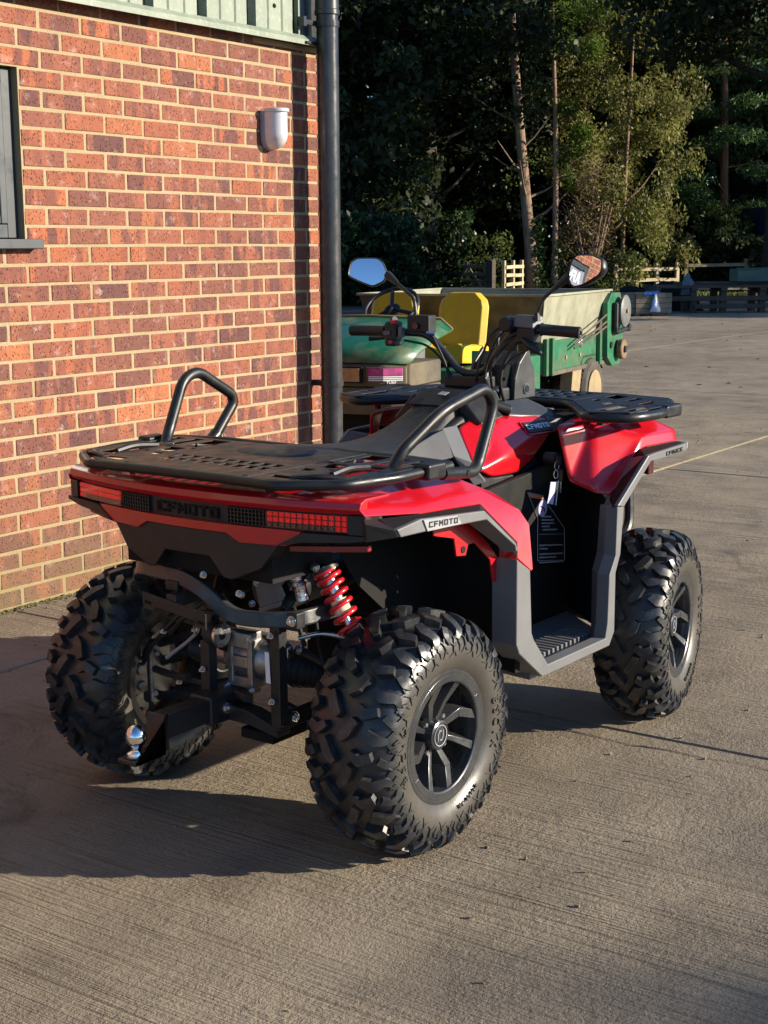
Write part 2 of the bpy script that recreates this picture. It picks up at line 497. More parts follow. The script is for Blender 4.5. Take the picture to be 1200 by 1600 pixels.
def tyre_mat():
    t = NT("tyre_rubber")
    sx = t.n.new("ShaderNodeSeparateXYZ"); t.L(t.tc.outputs['Object'], sx.inputs[0])
    r = t.math('SQRT', t.math('ADD', t.math('POWER', sx.outputs[0], 2.0), t.math('POWER', sx.outputs[2], 2.0)))
    col = t.ramp(t.noise(14, 5, .6), [(.3, (.012, .013, .016)), (.7, (.024, .025, .029))])
    side = t.ramp(r, [(.150, 1.0), (.205, .9), (.222, .25), (.245, .0)])
    dust = t.mix(t.ramp(t.noise(9, 5, .6), [(.3, .55), (.65, 1.0)]), (.036, .034, .031), (.078, .070, .058))
    col = t.mix(t.math('MULTIPLY', side, .88), col, dust)
    # thin road dust on the running surface
    rd = t.math('MULTIPLY', t.ramp(t.noise(26, 6, .7), [(.48, 0.0), (.72, .42)]), t.ramp(r, [(.25, 0.0), (.285, 1.0)]))
    col = t.mix(rd, col, (.17, .14, .10))
    t.set(base=col, rough=t.ramp(t.noise(20, 4), [(.3, .30), (.7, .46)]), spec=.6)
    t.bump(t.noise(220, 3), .18, .0015)
    return t.m
M['tyre'] = tyre_mat()
# ------------------------------------------------------------------ ground
def ground():
    g = MB()
    n = 40; S = 1200.0
    g.add([(-S, -S, -.045), (S, -S, -.045), (S, S, -.045), (-S, S, -.045)], [(0, 1, 2, 3)])
    o = g.build("ground", M['soil'], smooth=0)
    tag(o, "brown soil and leaf litter around and beneath the yard", kind="structure")
    yard = MB().bb((-16, -24, -.4), (44, 26, -.014)).build("yard_base", M['tarmac'], smooth=0)
    tag(yard, "dark joint filler and old tarmac under the concrete yard", kind="structure")
    root = empty("concrete_yard"); tag(root, "brushed beige concrete yard laid in large slabs with straight joints", kind="structure")
    xs = [-14.6, -9.9, -5.15, -.30, 4.55, 9.4, 14.25, 19.1, 23.95, 28.8]
    ys = [-19.9, -15.1, -10.3, -5.45, -.655, 0.0, 4.2, 9.05, 13.9]
    k = 0
    for i in range(len(xs)-1):
        for j in range(len(ys)-1):
            x0, x1, y0, y1 = xs[i], xs[i+1], ys[j], ys[j+1]
            if x0 >= 4.5 and j == 4: continue
            if x0 >= 4.5 and j == 5: y0 = ys[4]
            if y0 >= 0 and x1 <= 4.6:
                if x1 < 1.8: continue
                x0 = max(x0, 1.83)
            if y1 <= 0.001 and y0 > -1 and x0 < 1.8:
                y1 = -.004
            k += 1
            h = .0045
            dz = random.Random(k*13).uniform(-.003, 0.0)
            b = MB()
            ch = .006
            x0 += h; x1 -= h; y0 += h; y1 -= h
            rings = [[(x0, y0, -.10), (x1, y0, -.10), (x1, y1, -.10), (x0, y1, -.10)],
                     [(x0, y0, -ch+dz), (x1, y0, -ch+dz), (x1, y1, -ch+dz), (x0, y1, -ch+dz)],
                     [(x0+ch, y0+ch, dz), (x1-ch, y0+ch, dz), (x1-ch, y1-ch, dz), (x0+ch, y1-ch, dz)]]
            b.loft(rings)
            b.build("slab", M['concrete'], root, smooth=0)
    # worn sandy filler in the joint that runs away behind the quad
    MB().bb((1.9, -.667, -.012), (28.0, -.643, .0012)).build("joint_filler", M['sand_joint'], root, smooth=0)
    # hairline crack beside the cross joint
    pts = []
    r = random.Random(4); y = -2.35; x = -.38
    while y > -5.2:
        pts.append((x, y, .0006)); y -= r.uniform(.03, .09); x += r.uniform(-.016, .012) + .0035
    c = MB()
    V = []; F = []
    for i, p in enumerate(pts):
        w = r.uniform(.0012, .0042)
        V += [(p[0]-w, p[1], p[2]), (p[0]+w, p[1], p[2])]
        if i: F.append((2*i-2, 2*i-1, 2*i+1, 2*i))
    c.add(V, F); c.build("crack", M['joint'], root, smooth=0)
ground()

def litter():
    # a few loose chips of stone and dead leaves lying on the concrete
    r = random.Random(21)
    st = MB(); 
    for k in range(420):
        x = r.uniform(-2.6, 9); y = r.uniform(-4.6, -.1) if x < 1.8 else r.uniform(-6, 4)
        s = r.uniform(.0018, .0055)
        M_ = Matrix.Rotation(r.uniform(0, 6.28), 3, 'Z') @ Matrix.Rotation(r.uniform(-.5, .5), 3, 'X')
        st.box((x, y, s*.35), (s*2, s*1.3, s*1.0), M_)
    o = st.build("grit", simple("loose_grit", (.20, .16, .11), .9, var=.6, vs=3), smooth=0)
    tag(o, "loose grit scattered over the concrete yard", "grit", kind="stuff")
    lf = MB()
    for k in range(170):
        x = r.uniform(6, 27); y = r.uniform(-4, 9)
        a = r.uniform(0, 6.28); s = r.uniform(.02, .045)
        c, q = math.cos(a)*s, math.sin(a)*s
        lf.add([(x-c, y-q, .004), (x+q*.5, y-c*.5, .012), (x+c, y+q, .006), (x-q*.5, y+c*.5, .016)], [(0, 1, 2, 3)])
    o = lf.build("fallen_leaves", simple("dead_leaf", (.11, .06, .025), .9, var=.5, vs=.7), smooth=0)
    tag(o, "dead brown leaves lying on the far part of the concrete", "leaves", kind="stuff")
litter()
def wall_foot():
    # moss, silt and crumbs of mortar gathered where the wall meets the yard
    r = random.Random(77); m = MB()
    for k in range(1500):
        x = r.uniform(-2.2, 1.78); y = -abs(r.gauss(0, .028)) - .004
        s = r.uniform(.003, .011)*(1.4 if y > -.02 else .8)
        a = r.uniform(0, 6.28); c, q = math.cos(a)*s, math.sin(a)*s
        h = r.uniform(.001, .006)
        m.add([(x-c, y-q, 0), (x+q, y-c, 0), (x+c, y+q, 0), (x-q, y+c, 0), (x, y, h)], [(0, 1, 4), (1, 2, 4), (2, 3, 4), (3, 0, 4)])
    t = NT("moss_and_silt"); g = t.n.new("ShaderNodeNewGeometry")
    t.set(base=t.ramp(g.outputs['Random Per Island'], [(0, (.10, .105, .035)), (.4, (.16, .13, .07)), (.7, (.075, .085, .03)), (1, (.24, .19, .11))]), rough=.95, spec=.1)
    tag(m.build("moss", t.m, smooth=0), "moss and silt along the foot of the brick wall", "moss", kind="stuff")
wall_foot()

# ------------------------------------------------------------------ brick building
XE = 1.79          # right hand corner of the brick wall
ZC = 2.372         # underside of the cladding
Z0 = 1.5769        # bed joint level from which the courses are counted
WX0, WX1, WZ0, WZ1 = -1.4625, -.1175, Z0-.150, Z0+.525     # window opening
bld = empty("brick_building", (0, 0, 0))
tag(bld, "red brick building with sage green metal cladding and a grey framed window", "building")

def brick_mesh(lx, seed, ly=.10, lz=.0640):
    r = random.Random(seed)
    b = MB().box((0, 0, 0), (lx, ly, lz))
    me = b.mesh("brick", 0)
    bm = bmesh.new(); bm.from_mesh(me)
    bmesh.ops.bevel(bm, geom=list(bm.edges), offset=.0034, segments=1, affect='EDGES')
    for v in bm.verts:
        v.co += Vector((r.uniform(-.0014, .0014), r.uniform(-.0008, .0008), r.uniform(-.0014, .0014)))
    bm.to_mesh(me); bm.free()
    me.materials.append(M['brick'])
    return me

def building():
    # mortar core, in pieces round the window opening
    wall = MB()
    yf, yb = .0028, .30
    wall.bb((-7.0, yf, -.05), (WX0, yb, ZC+.05))
    wall.bb((WX1, yf, -.05), (XE-.0075, yb, ZC+.05))
    wall.bb((WX0, yf, -.05), (WX1, yb, WZ0))
    wall.bb((WX0, yf, WZ1), (WX1, yb, ZC+.05))
    wall.bb((XE-.30, yb, -.05), (XE-.0075, 9.0, ZC+.05))
    w = wall.build("wall", M['mortar'], bld, smooth=0)
    full = [brick_mesh(.2132, k) for k in range(6)]
    half = [brick_mesh(.1005, 40+k) for k in range(3)]
    rest = MB()
    nind = 0
    r = random.Random(5)
    for c in range(-12, 22):
        zc = Z0 - .075*c - .0375
        if zc - .03 > ZC + .004: continue
        if zc < .02: continue
        off = 0.0 if c % 2 == 0 else .1125
        k = -32
        while True:
            x0 = off + .225*k + .005
            x1 = x0 + .2145
            k += 1
            if x0 > XE - .03: break
            x1 = min(x1, XE)
            segs = [(x0, x1)]
            if WZ0 < zc < WZ1:
                s2 = []
                for a, b in segs:
                    if b <= WX0 or a >= WX1: s2.append((a, b)); continue
                    if a < WX0 - .04: s2.append((a, WX0-.001))
                    if b > WX1 + .04: s2.append((WX1+.001, b))
                segs = s2
            for a, b in segs:
                if b - a < .03: continue
                vis = (a > -.62) and not (zc < .52 and a > .42) and not (zc < .30 and a > .05)
                xc = (a+b)/2; L = b-a
                yoff = r.uniform(-.0016, .0016)
                if vis:
                    big = L > .15
                    me = r.choice(full if big else half)
                    o = bpy.data.objects.new("brick", me)
                    COL.objects.link(o)
                    o.parent = w
                    o.location = (xc, .05+yoff, zc + r.uniform(-.0008, .0008))
                    o.rotation_euler = (0, r.uniform(-.004, .004), r.uniform(-.003, .003))
                    o.scale = (L/(.2145 if big else .1025), 1, 1)
                    nind += 1
                else:
                    rest.box((xc, .05+yoff, zc), (L, .10, .0655))
        # return wall
        y0 = .1075 if c % 2 == 0 else .005 + .215
        if c % 2: rest.box((XE-.0515, .1625, zc), (.10, .105, .0655)) if False else None
        y = .108 if c % 2 == 0 else .108
        first = True
        while y < 8.9:
            L = .102 if (first and c % 2) else .2145
            rest.box((XE-.05, y+L/2, zc), (.10, L, .0655))
            y += L + .0105; first = False
    o = rest.build("brick_courses", M['brick'], w, smooth=0)
    tag(o, kind="stuff")
    # half brick column left over at the top under the cladding: pale mortar bed
    MB().bb((1.30, -.004, ZC-.028), (XE-.01, .03, ZC-.002)).build("mortar_bed", M['mortar'], bld, smooth=0, bevel=.004)

    # cladding: crowns, with dark strips painting shadow into the narrow troughs
    zt = 4.6
    prof = []
    period = .335; cw = .268
    x = 1.60 - period*24
    crowns = []
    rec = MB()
    while x < 1.58:
        a, b = x, x + cw
        crowns.append((a, b))
        # crown with two small stiffening ribs
        yk = -.052
        pts = [(a-.012, -.012), (a, yk), (a+.07, yk), (a+.078, yk+.006), (a+.086, yk+.006), (a+.094, yk),
               (a+.172, yk), (a+.180, yk+.006), (a+.188, yk+.006), (a+.196, yk), (b, yk), (b+.012, -.012)]
        sh = MB()
        ring0 = [(p[0], p[1], ZC+.012) for p in pts]; ring1 = [(p[0], p[1], zt) for p in pts]
        sh.loft([ring0, ring1], cap=False, closed=False)
        s_ = sh.build("cladding_sheet", M['clad'], bld, smooth=0, solid=.0012)
        if a > -1.2:
            for zz in (ZC+.14, ZC+.75):
                MB().lathe([(.011, .004), (.011, -.003), (.007, -.009), (.002, -.011)], ((a+.133), yk, zz), 'y', 8).build("fixing", M['rubber_part'], s_, smooth=40)
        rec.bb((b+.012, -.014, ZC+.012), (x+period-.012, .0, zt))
        x += period
    rec.build("trough_shade", M['clad_dark'], bld, smooth=0)
    MB().bb((-7.0, .02, ZC+.06), (1.62, .30, zt)).build("upper_wall", M['clad_dark'], bld, smooth=0)
    MB().bb((1.62, .04, ZC+.012), (XE, 9.0, zt)).build("upper_wall", M['clad_dark'], bld, smooth=0)
    fl = MB()
    fl.prism([(-7.0, -.056, ZC+.030), (-7.0, -.075, ZC+.012), (-7.0, -.075, ZC-.012), (-7.0, -.070, ZC-.012), (-7.0, -.070, ZC+.008), (-7.0, .0, ZC+.008), (-7.0, .0, ZC+.014), (-7.0, -.052, ZC+.034)], (8.71, 0, 0))
    fl.build("drip_flashing", M['clad'], bld, smooth=0, bevel=.001)
    ct = MB()
    ct.bb((1.595, -.040, ZC+.015), (1.617, -.012, zt))
    ct.bb((1.690, -.030, ZC+.015), (1.712, -.004, zt))
    ct.build("corner_trim", M['clad'], bld, smooth=0, bevel=.002)
    MB().bb((1.618, -.016, ZC+.015), (1.689, -.003, zt)).build("corner_infill", simple("dull_grey_infill", (.10, .12, .135), .4), bld, smooth=0)
    MB().bb((1.713, -.012, ZC+.015), (XE, .03, zt)).build("corner_infill", M['clad_dark'], bld, smooth=0)
    MB().bb((1.60, -.085, ZC-.006), (XE+.03, .02, ZC+.004)).build("soffit_plate", M['clad_dark'], bld, smooth=0)
    MB().bb((1.80, -.03, ZC-.045), (1.90, .02, ZC-.028)).build("corner_bracket", simple("pale_bracket", (.42, .40, .30), .6), bld, smooth=0, bevel=.002)
    MB().bb((-7.3, -.5, zt), (2.1, 9.4, zt+.12)).build("roof", M['clad'], bld, smooth=0)

    # window
    fr = MB()
    d0, d1 = .045, .105
    def rect_frame(mb, x0, x1, z0, z1, t, ya, yb_):
        mb.bb((x0, ya, z0), (x0+t, yb_, z1)); mb.bb((x1-t, ya, z0), (x1, yb_, z1))
        mb.bb((x0+t, ya, z0), (x1-t, yb_, z0+t)); mb.bb((x0+t, ya, z1-t), (x1-t, yb_, z1))
    rect_frame(fr, WX0+.004, WX1-.004, WZ0+.03, WZ1-.004, .052, .035, .105)
    wf = fr.build("window", M['aluminium'], bld, smooth=0, bevel=.003)
    sf = MB(); rect_frame(sf, WX0+.0565, WX1-.0565, WZ0+.0825, WZ1-.0565, .036, .028, .095)
    sf.build("sash", M['aluminium'], wf, smooth=0, bevel=.006)
    MB().bb((WX0+.08, .060, WZ0+.106), (WX1-.08, .068, WZ1-.08)).build("pane", M['frosted'], wf, smooth=0)
    MB().bb((WX0-.06, -.055, WZ0-.012), (WX1+.045, .09, WZ0+.026)).build("sill", M['aluminium'], wf, smooth=0, bevel=.004)
    text_mesh("lettering", "AFM", .20, .0008, M['vinyl'], wf, frame((WX0+.34, .058, WZ1-.21), (1, 0, 0), (0, 0, 1)), .9, .006)
building()

# ------------------------------------------------------------------ drainpipe and wall light
def drainpipe():
    px, py, pr = 1.712, -.122, .0525
    root = empty("drainpipe", (px, py, 0))
    tag(root, "dark grey round drainpipe standing at the corner of the brick wall", "drainpipe")
    b = MB(); b.lathe([(pr, .02), (pr, 2.50)], (0, 0, 0), 'z', 40); b.build("lower_pipe", M['pipe'], root)
    b = MB(); b.lathe([(pr+.004, 2.50), (pr+.0075, 2.503), (pr+.0075, 2.522), (pr+.0045, 2.526), (pr+.0045, 4.4)], (0, 0, 0), 'z', 40); b.build("socket", M['pipe'], root)
    for zz in (2.46, .75):
        c = MB(); c.lathe([(pr+.001, zz-.014), (pr+.005, zz-.014), (pr+.005, zz+.014), (pr+.001, zz+.014)], (0, 0, 0), 'z', 32, cap=False)
        if zz > 2:
            c.bb((-.15, .028, zz-.011), (-.03, .044, zz+.011)); c.bb((-.155, .02, zz-.022), (-.135, .06, zz+.022))
        else:
            c.bb((-.02, .03, zz-.014), (.02, .113, zz+.014))
        c.build("pipe_bracket", M['pipe'], root, smooth=40)
drainpipe()

def wall_light():
    xc, zt, zb = 1.40, 2.052, 1.868
    root = empty("wall_light", (xc, 0, 1.95))
    tag(root, "silver half round wall light on the brick wall beside the drainpipe", "wall light")
    def half_outline(w, h0, h1, n=12):
        # round bottomed shield outline in x,z around the root
        pts = [(-w, h1), (w, h1)]
        for k in range(n+1):
            a = math.pi*k/n
            pts.append((w*math.cos(a), h0 + w*1.0 - w*1.0*math.sin(a)))
        return pts
    z1 = zt-1.95; z0 = zb-1.95
    o = half_outline(.060, z0-.004, z1-.012)
    MB().prism([(p[0], -.022, p[1]) for p in o], (0, .021, 0)).build("back_plate", M['lamp_back'], root, smooth=30, bevel=.002)
    # body: D section, bulging, rounded foot
    rings = []
    for k in range(13):
        t = k/12
        z = z1-.016 - (z1-.016-z0)*t
        f = 1.0 if t < .62 else math.sqrt(max(.05, 1-((t-.62)/.40)**2))
        w = .054*f; d = .082*f
        rings.append([(w*math.cos(math.pi*j/14), -.0225 - d*math.sin(math.pi*j/14)**.8, z) for j in range(15)])
    MB().loft(rings).build("shade", M['lamp_silver'], root, smooth=50)
    cap = [(.060*math.cos(math.pi*j/18), -.0225 - .092*math.sin(math.pi*j/18)**.8) for j in range(19)]
    MB().prism([(p[0], p[1], z1-.016) for p in cap], (0, 0, .017)).build("cap", M['lamp_silver'], root, smooth=40, bevel=.004)
wall_light()
# ------------------------------------------------------------------ quad bike
QO = Vector((-1.36, -2.16, 0)); QYAW = math.radians(-2.0)
quad = empty("quad_bike", QO, QYAW)
tag(quad, "red and black quad bike with racks and chunky off road tyres", "quad bike")

# ---------- wheels
def tyre_mb(W, R, N, seed, text):
    prof = [(0, R-.021), (.30*W, R-.0215), (.55*W, R-.025), (.75*W, R-.033), (.88*W, R-.045), (.965*W, R-.062), (1.0*W, R-.083),
            (.985*W, R-.103), (.93*W, R-.120), (.86*W, R-.132), (.81*W, R-.138)]
    ys = np.array([p[0] for p in prof]); rs = np.array([p[1] for p in prof])
    arc = np.concatenate([[0], np.cumsum(np.hypot(np.diff(ys), np.diff(rs)))])
    def at(t):
        s = 1 if t >= 0 else -1
        a = min(abs(t), arc[-1]-1e-5)
        y = np.interp(a, arc, ys); r = np.interp(a, arc, rs)
        e = .006
        y2 = np.interp(min(a+e, arc[-1]), arc, ys); r2 = np.interp(min(a+e, arc[-1]), arc, rs)
        y1 = np.interp(max(a-e, 0), arc, ys); r1 = np.interp(max(a-e, 0), arc, rs)
        ty, tr = y2-y1, r2-r1
        if a < e: ty, tr = 1, 0
        l = math.hypot(ty, tr); ny, nr = -tr/l, ty/l
        return s*y, r, s*ny, nr
    def pt(th, t, h):
        y, r, ny, nr = at(t)
        rr = r + nr*h
        return (rr*math.sin(th), -(y + ny*h), rr*math.cos(th))
    m = MB()
    # carcass
    T = np.concatenate([-arc[::-1], arc[1:]])
    fine = []
    for a, b in zip(T[:-1], T[1:]):
        fine += list(np.linspace(a, b, 3)[:-1])
    fine.append(T[-1])
    nseg = 72
    rings = [[pt(2*math.pi*k/nseg, t, 0) for k in range(nseg)] for t in fine]
    m.loft(rings, cap=False)
    def lug(P, hw, h, inset=.86, sub=3):
        # P: list of (theta, t); hw, h: lists
        Q = []
        for i in range(len(P)-1):
            for k in range(sub):
                f = k/sub
                Q.append(tuple(P[i][j]*(1-f)+P[i+1][j]*f for j in (0, 1)) + (hw[i]*(1-f)+hw[i+1]*f, h[i]*(1-f)+h[i+1]*f))
        Q.append(P[-1] + (hw[-1], h[-1]))
        rings = []
        for i in range(len(Q)):
            a = Q[max(0, i-1)]; b = Q[min(len(Q)-1, i+1)]
            r = at(Q[i][1])[1]
            ds = (b[0]-a[0])*r; dt = b[1]-a[1]; l = math.hypot(ds, dt) or 1
            ns, nt = -dt/l, ds/l
            th, t, w, hh = Q[i]
            e = inset
            if i == 0 or i == len(Q)-1:
                back = (1 if i == 0 else -1)*w*.28
                tt = (th + back*ds/l/r, t + back*dt/l)
            else: tt = (th, t)
            rings.append([pt(th + ns*w/r, t + nt*w, -.002), pt(tt[0] + ns*w*e/r, tt[1] + nt*w*e, hh),
                          pt(tt[0] - ns*w*e/r, tt[1] - nt*w*e, hh), pt(th - ns*w/r, t - nt*w, -.002)])
        m.loft(rings)
    p = 2*math.pi/N
    sc = W/.13
    rnd = random.Random(seed)
    for side in (1, -1):
        o = 0 if side == 1 else .5
        for k in range(N):
            b = (k+o)*p
            S = lambda q: [(b + a*p, side*t*sc) for a, t in q]
            lug(S([(-.02, .003), (.16, .024), (.50, .044)]), [.0080, .0140, .0100], [.0195, .0200, .0195], .84)
            lug(S([(.78, .036), (.62, .062), (.74, .094)]), [.0085, .0135, .0110], [.0190, .0195, .0165], .84)
            if (k % 2) == 0:
                lug(S([(.18, .064), (.06, .090), (.14, .118), (.00, .138)]), [.0095, .0150, .0125, .0050], [.0190, .0180, .0120, .0045], .84)
            else:
                lug(S([(.24, .070), (.10, .098), (.12, .126)]), [.0120, .0140, .0070], [.0190, .0150, .0060], .84)
            lug(S([(.66, .104), (.54, .124), (.60, .146)]), [.0080, .0095, .0040], [.0140, .0095, .0040], .84)
            # small moulded arrow on each centre lug
            # flame shaped ridges running down on to the sidewall
            R3 = [.0050, .0044, .0036, .002]
            lug(S([(.14, .118), (.34, .134), (.40, .154), (.22, .172)]), [.0032, .0036, .0032, .0014], R3, .55)
            lug(S([(.04, .122), (-.16, .140), (-.20, .160), (-.04, .180)]), [.0032, .0036, .0032, .0014], R3, .55)
            lug(S([(.62, .140), (.80, .150), (.76, .168), (.56, .176)]), [.0030, .0034, .0028, .0012], R3, .55)
            lug(S([(.46, .124), (.36, .142), (.44, .162), (.56, .166)]), [.0028, .0030, .0026, .0012], R3, .55)
            lug(S([(.04, .140), (.14, .152), (.10, .168)]), [.0045, .0060, .0020], [.004, .0038, .002], .6)
            lug(S([(.86, .128), (.92, .146), (.84, .158)]), [.0040, .0050, .0020], [.004, .0038, .002], .6)
    # moulding seam and vents
    for tt in (.006,):
        pass
    return m, at

def ring_text(m, body, r0, th0, size, yoff, n=0):
    pass

def rim_mbs(W):
    yo = -W*.845
    barrel = MB().lathe([(.134, yo+.004), (.150, yo-.004), (.1590, yo-.003), (.1625, yo+.003), (.1615, yo+.012), (.151, yo+.016), (.151, -yo-.016), (.162, -yo-.01), (.162, -yo), (.140, -yo), (.136, 0), (.128, yo+.026), (.130, yo+.008), (.134, yo+.004)], (0, 0, 0), 'y', 64, cap=False)
    sp = MB()
    def blade(path, ws, wt, top, depth):
        P = [Vector((a[0]*math.sin(a[1]), 0, a[0]*math.cos(a[1]))) for a in path]
        rings = []
        for i, p in enumerate(P):
            t = (P[min(i+1, len(P)-1)] - P[max(0, i-1)]).normalized()
            s = Vector((t.z, 0, -t.x))
            rings.append([p + s*ws[i] + Vector((0, top[i]+depth[i], 0)), p + s*wt[i] + Vector((0, top[i], 0)), p - s*wt[i] + Vector((0, top[i], 0)), p - s*ws[i] + Vector((0, top[i]+depth[i], 0))])
        sp.loft(rings)
    for k in range(4):
        a = k*math.pi/2 + .30
        blade([(.022, a-.02), (.078, a), (.136, a+.035)], [.0150, .0150, .0190], [.0052, .0062, .0105], [yo+.038, yo+.024, yo+.001], [.028, .034, .034])
        b = a + .84
        blade([(.022, b), (.090, b-.07), (.0905, b-.065), (.138, b+.20)], [.0165, .0165, .0175, .0180], [.0075, .0095, .0105, .0105], [yo+.038, yo+.018, yo+.018, yo+.001], [.028, .036, .036, .030])
    sp.lathe([(.1285, yo+.014), (.1295, yo-.0005), (.1330, yo-.0030), (.1490, yo-.0042), (.1500, yo+.003)], (0, 0, 0), 'y', 64, cap=False)
    for k in range(4):
        a = k*math.pi/2 + .95
        sp.box((.141*math.sin(a), yo-.0040, .141*math.cos(a)), (.0022, .0016, .017), Matrix.Rotation(a, 3, 'Y'))
    back = MB().lathe([(.020, yo+.055), (.062, yo+.055), (.066, yo+.062), (.066, yo+.085), (.020, yo+.085)], (0, 0, 0), 'y', 32)
    for k in range(8):
        a = k*math.pi/4
        back.box((.098*math.sin(a), yo+.115, .098*math.cos(a)), (.014, .006, .050), Matrix.Rotation(a, 3, 'Y'))
    disc = MB().lathe([(.03, yo+.11), (.108, yo+.11), (.108, yo+.114), (.03, yo+.114)], (0, 0, 0), 'y', 40)
    cap = MB().lathe([(.0365, yo+.070), (.0365, yo+.024), (.0350, yo+.017), (.0310, yo+.0150), (.0290, yo+.017), (.001, yo+.017)], (0, 0, 0), 'y', 36)
    logo = MB().lathe([(.0235, yo+.0145), (.0255, yo+.0140), (.0255, yo+.017), (.0235, yo+.017)], (0, 0, 0), 'y', 28, cap=False)
    logo.tube([(-.010, yo+.0155, -.012), (-.010, yo+.0155, .004), (-.004, yo+.0155, .012), (.003, yo+.0155, .010)], .0018, 6)
    logo.tube([(.010, yo+.0155, .012), (.010, yo+.0155, -.004), (.004, yo+.0155, -.012), (-.003, yo+.0155, -.010)], .0018, 6)
    nuts = MB()
    for k in range(4):
        a = k*math.pi/2 + .72
        nuts.lathe([(.0085, yo+.056), (.0085, yo+.034), (.006, yo+.028)], (.049*math.sin(a), 0, .049*math.cos(a)), 'y', 6)
    return barrel, sp, back, disc, cap, logo, nuts

WHEEL_CACHE = {}
def wheel(loc, W, R, N, seed, steer=0, left=False, spin=0):
    e = empty("wheel", loc, steer + (math.pi if left else 0), quad)
    key = (W, R)
    if key not in WHEEL_CACHE:
        t, at = tyre_mb(W, R, N, seed, "")
        b, sp, bk, dc, cp, lg, nt = rim_mbs(W)
        WHEEL_CACHE[key] = [("tyre", t.mesh("tyre", 24), M['tyre']), ("rim", b.mesh("rim", 40), M['rim']), ("spokes", sp.mesh("spokes", 25), M['rim']), ("hub_plate", bk.mesh("hub_plate", 30), M['steel_black']),
                            ("brake_disc", dc.mesh("brake_disc", 30), M['cast']), ("hub_cap", cp.mesh("hub_cap", 40), M['rim']), ("hub_cap_emblem", lg.mesh("hub_cap_emblem", 40), M['badge_grey']), ("wheel_nuts", nt.mesh("wheel_nuts", 30), M['zinc'])]
    for nm, me, mm in WHEEL_CACHE[key]:
        o = link_mesh(nm, me, mm, e)
        if nm in ("tyre", "rim", "spokes"): o.rotation_euler = (0, spin, 0)
        if nm == "spokes":
            md = o.modifiers.new("bevel", 'BEVEL'); md.width = .0012; md.segments = 2; md.limit_method = 'ANGLE'; md.angle_limit = .5
    # raised maker's letters on the outer sidewall
    yo = -W*.965
    for side_word, th0, rr, size in (("BSCIK", 1.62, .192, .030), ("BSCIK", 1.62+math.pi, .192, .030), ("24x10-12", 2.75, .180, .012)):
        n = len(side_word); dth = size*.92/rr
        for i, ch in enumerate(side_word):
            th = th0 + (i-(n-1)/2)*dth
            o_ = Vector((rr*math.sin(th), -W*.99-.0008, rr*math.cos(th)))
            rad = Vector((math.sin(th), 0, math.cos(th))); tang = Vector((math.cos(th), 0, -math.sin(th)))
            # the sidewall leans in towards the rim
            up = (rad + Vector((0, -.22, 0))).normalized()
            text_mesh("sidewall_letter", ch, size, .0022, M['tyre'], e, frame(o_, tang, up), .95, .0007)
    return e
RW, RR_ = .120, .2915
FW, FR_ = .108, .2885
wheel((.043, -.446, RR_-.006), RW, RR_, 17, 3, spin=.1)
wheel((.043, .440, RR_-.006), RW, RR_, 17, 3, left=True, spin=.5)
wheel((1.283, -.455, FR_-.006), FW, FR_, 17, 4, steer=math.radians(11), spin=.35)
wheel((1.283, .450, FR_-.006), FW, FR_, 17, 4, steer=math.radians(11), left=True, spin=.8)

# ---------- rear bodywork
def xr(y): return -.242 + .35*y*y
def strip(stations, d0, d1, n=6):
    """vertical plate following the curved tail: stations (y, zb, zt); d0 outer, d1 inner offset in x"""
    S = []
    for a, b in zip(stations[:-1], stations[1:]):
        k = max(1, int(abs(b[0]-a[0])/.04))
        for i in range(k):
            f = i/k; S.append(tuple(a[j]*(1-f)+b[j]*f for j in range(3)))
    S.append(stations[-1])
    rings = [[(xr(y)+d0, y, zb), (xr(y)+d0, y, zt), (xr(y)+d1, y, zt), (xr(y)+d1, y, zb)] for y, zb, zt in S]
    return MB().loft(rings)
def sweep_tail(prof, y0, y1, n=24, dz=None):
    rings = []
    for k in range(n+1):
        y = y0 + (y1-y0)*k/n
        rings.append([(xr(y)+d, y, z) for d, z in prof])
    return MB().loft(rings)

sweep_tail([(.002, .833), (-.010, .846), (-.004, .860), (.014, .868), (.10, .868), (.10, .862), (.02, .860), (.02, .833)], -.468, .468).build("tail_rim", M['red'], quad, smooth=30, bevel=.002)
strip([(-.476, .786, .832), (.476, .786, .832)], .014, .06).build("tail_band", M['black'], quad, smooth=30, bevel=.002)
strip([(-.325, .786, .7875), (-.285, .752, .789), (-.165, .750, .789), (-.128, .769, .789), (.128, .769, .789), (.165, .750, .789), (.285, .752, .789), (.325, .786, .7875)], .000, .04).build("tail_strip", M['red'], quad, smooth=30, bevel=.002)
lp = [(-.262, .748, .766), (-.215, .690, .767), (-.135, .658, .768), (-.112, .660, .768), (-.072, .706, .768)]
strip(lp + [(-a, b, c) for a, b, c in reversed(lp)], .006, .05).build("tail_skirt", M['black'], quad, smooth=30, bevel=.003)
MB().bb((-.20, -.235, .655), (.02, .235, .745)).build("tail_box", M['liner'], quad, smooth=0)
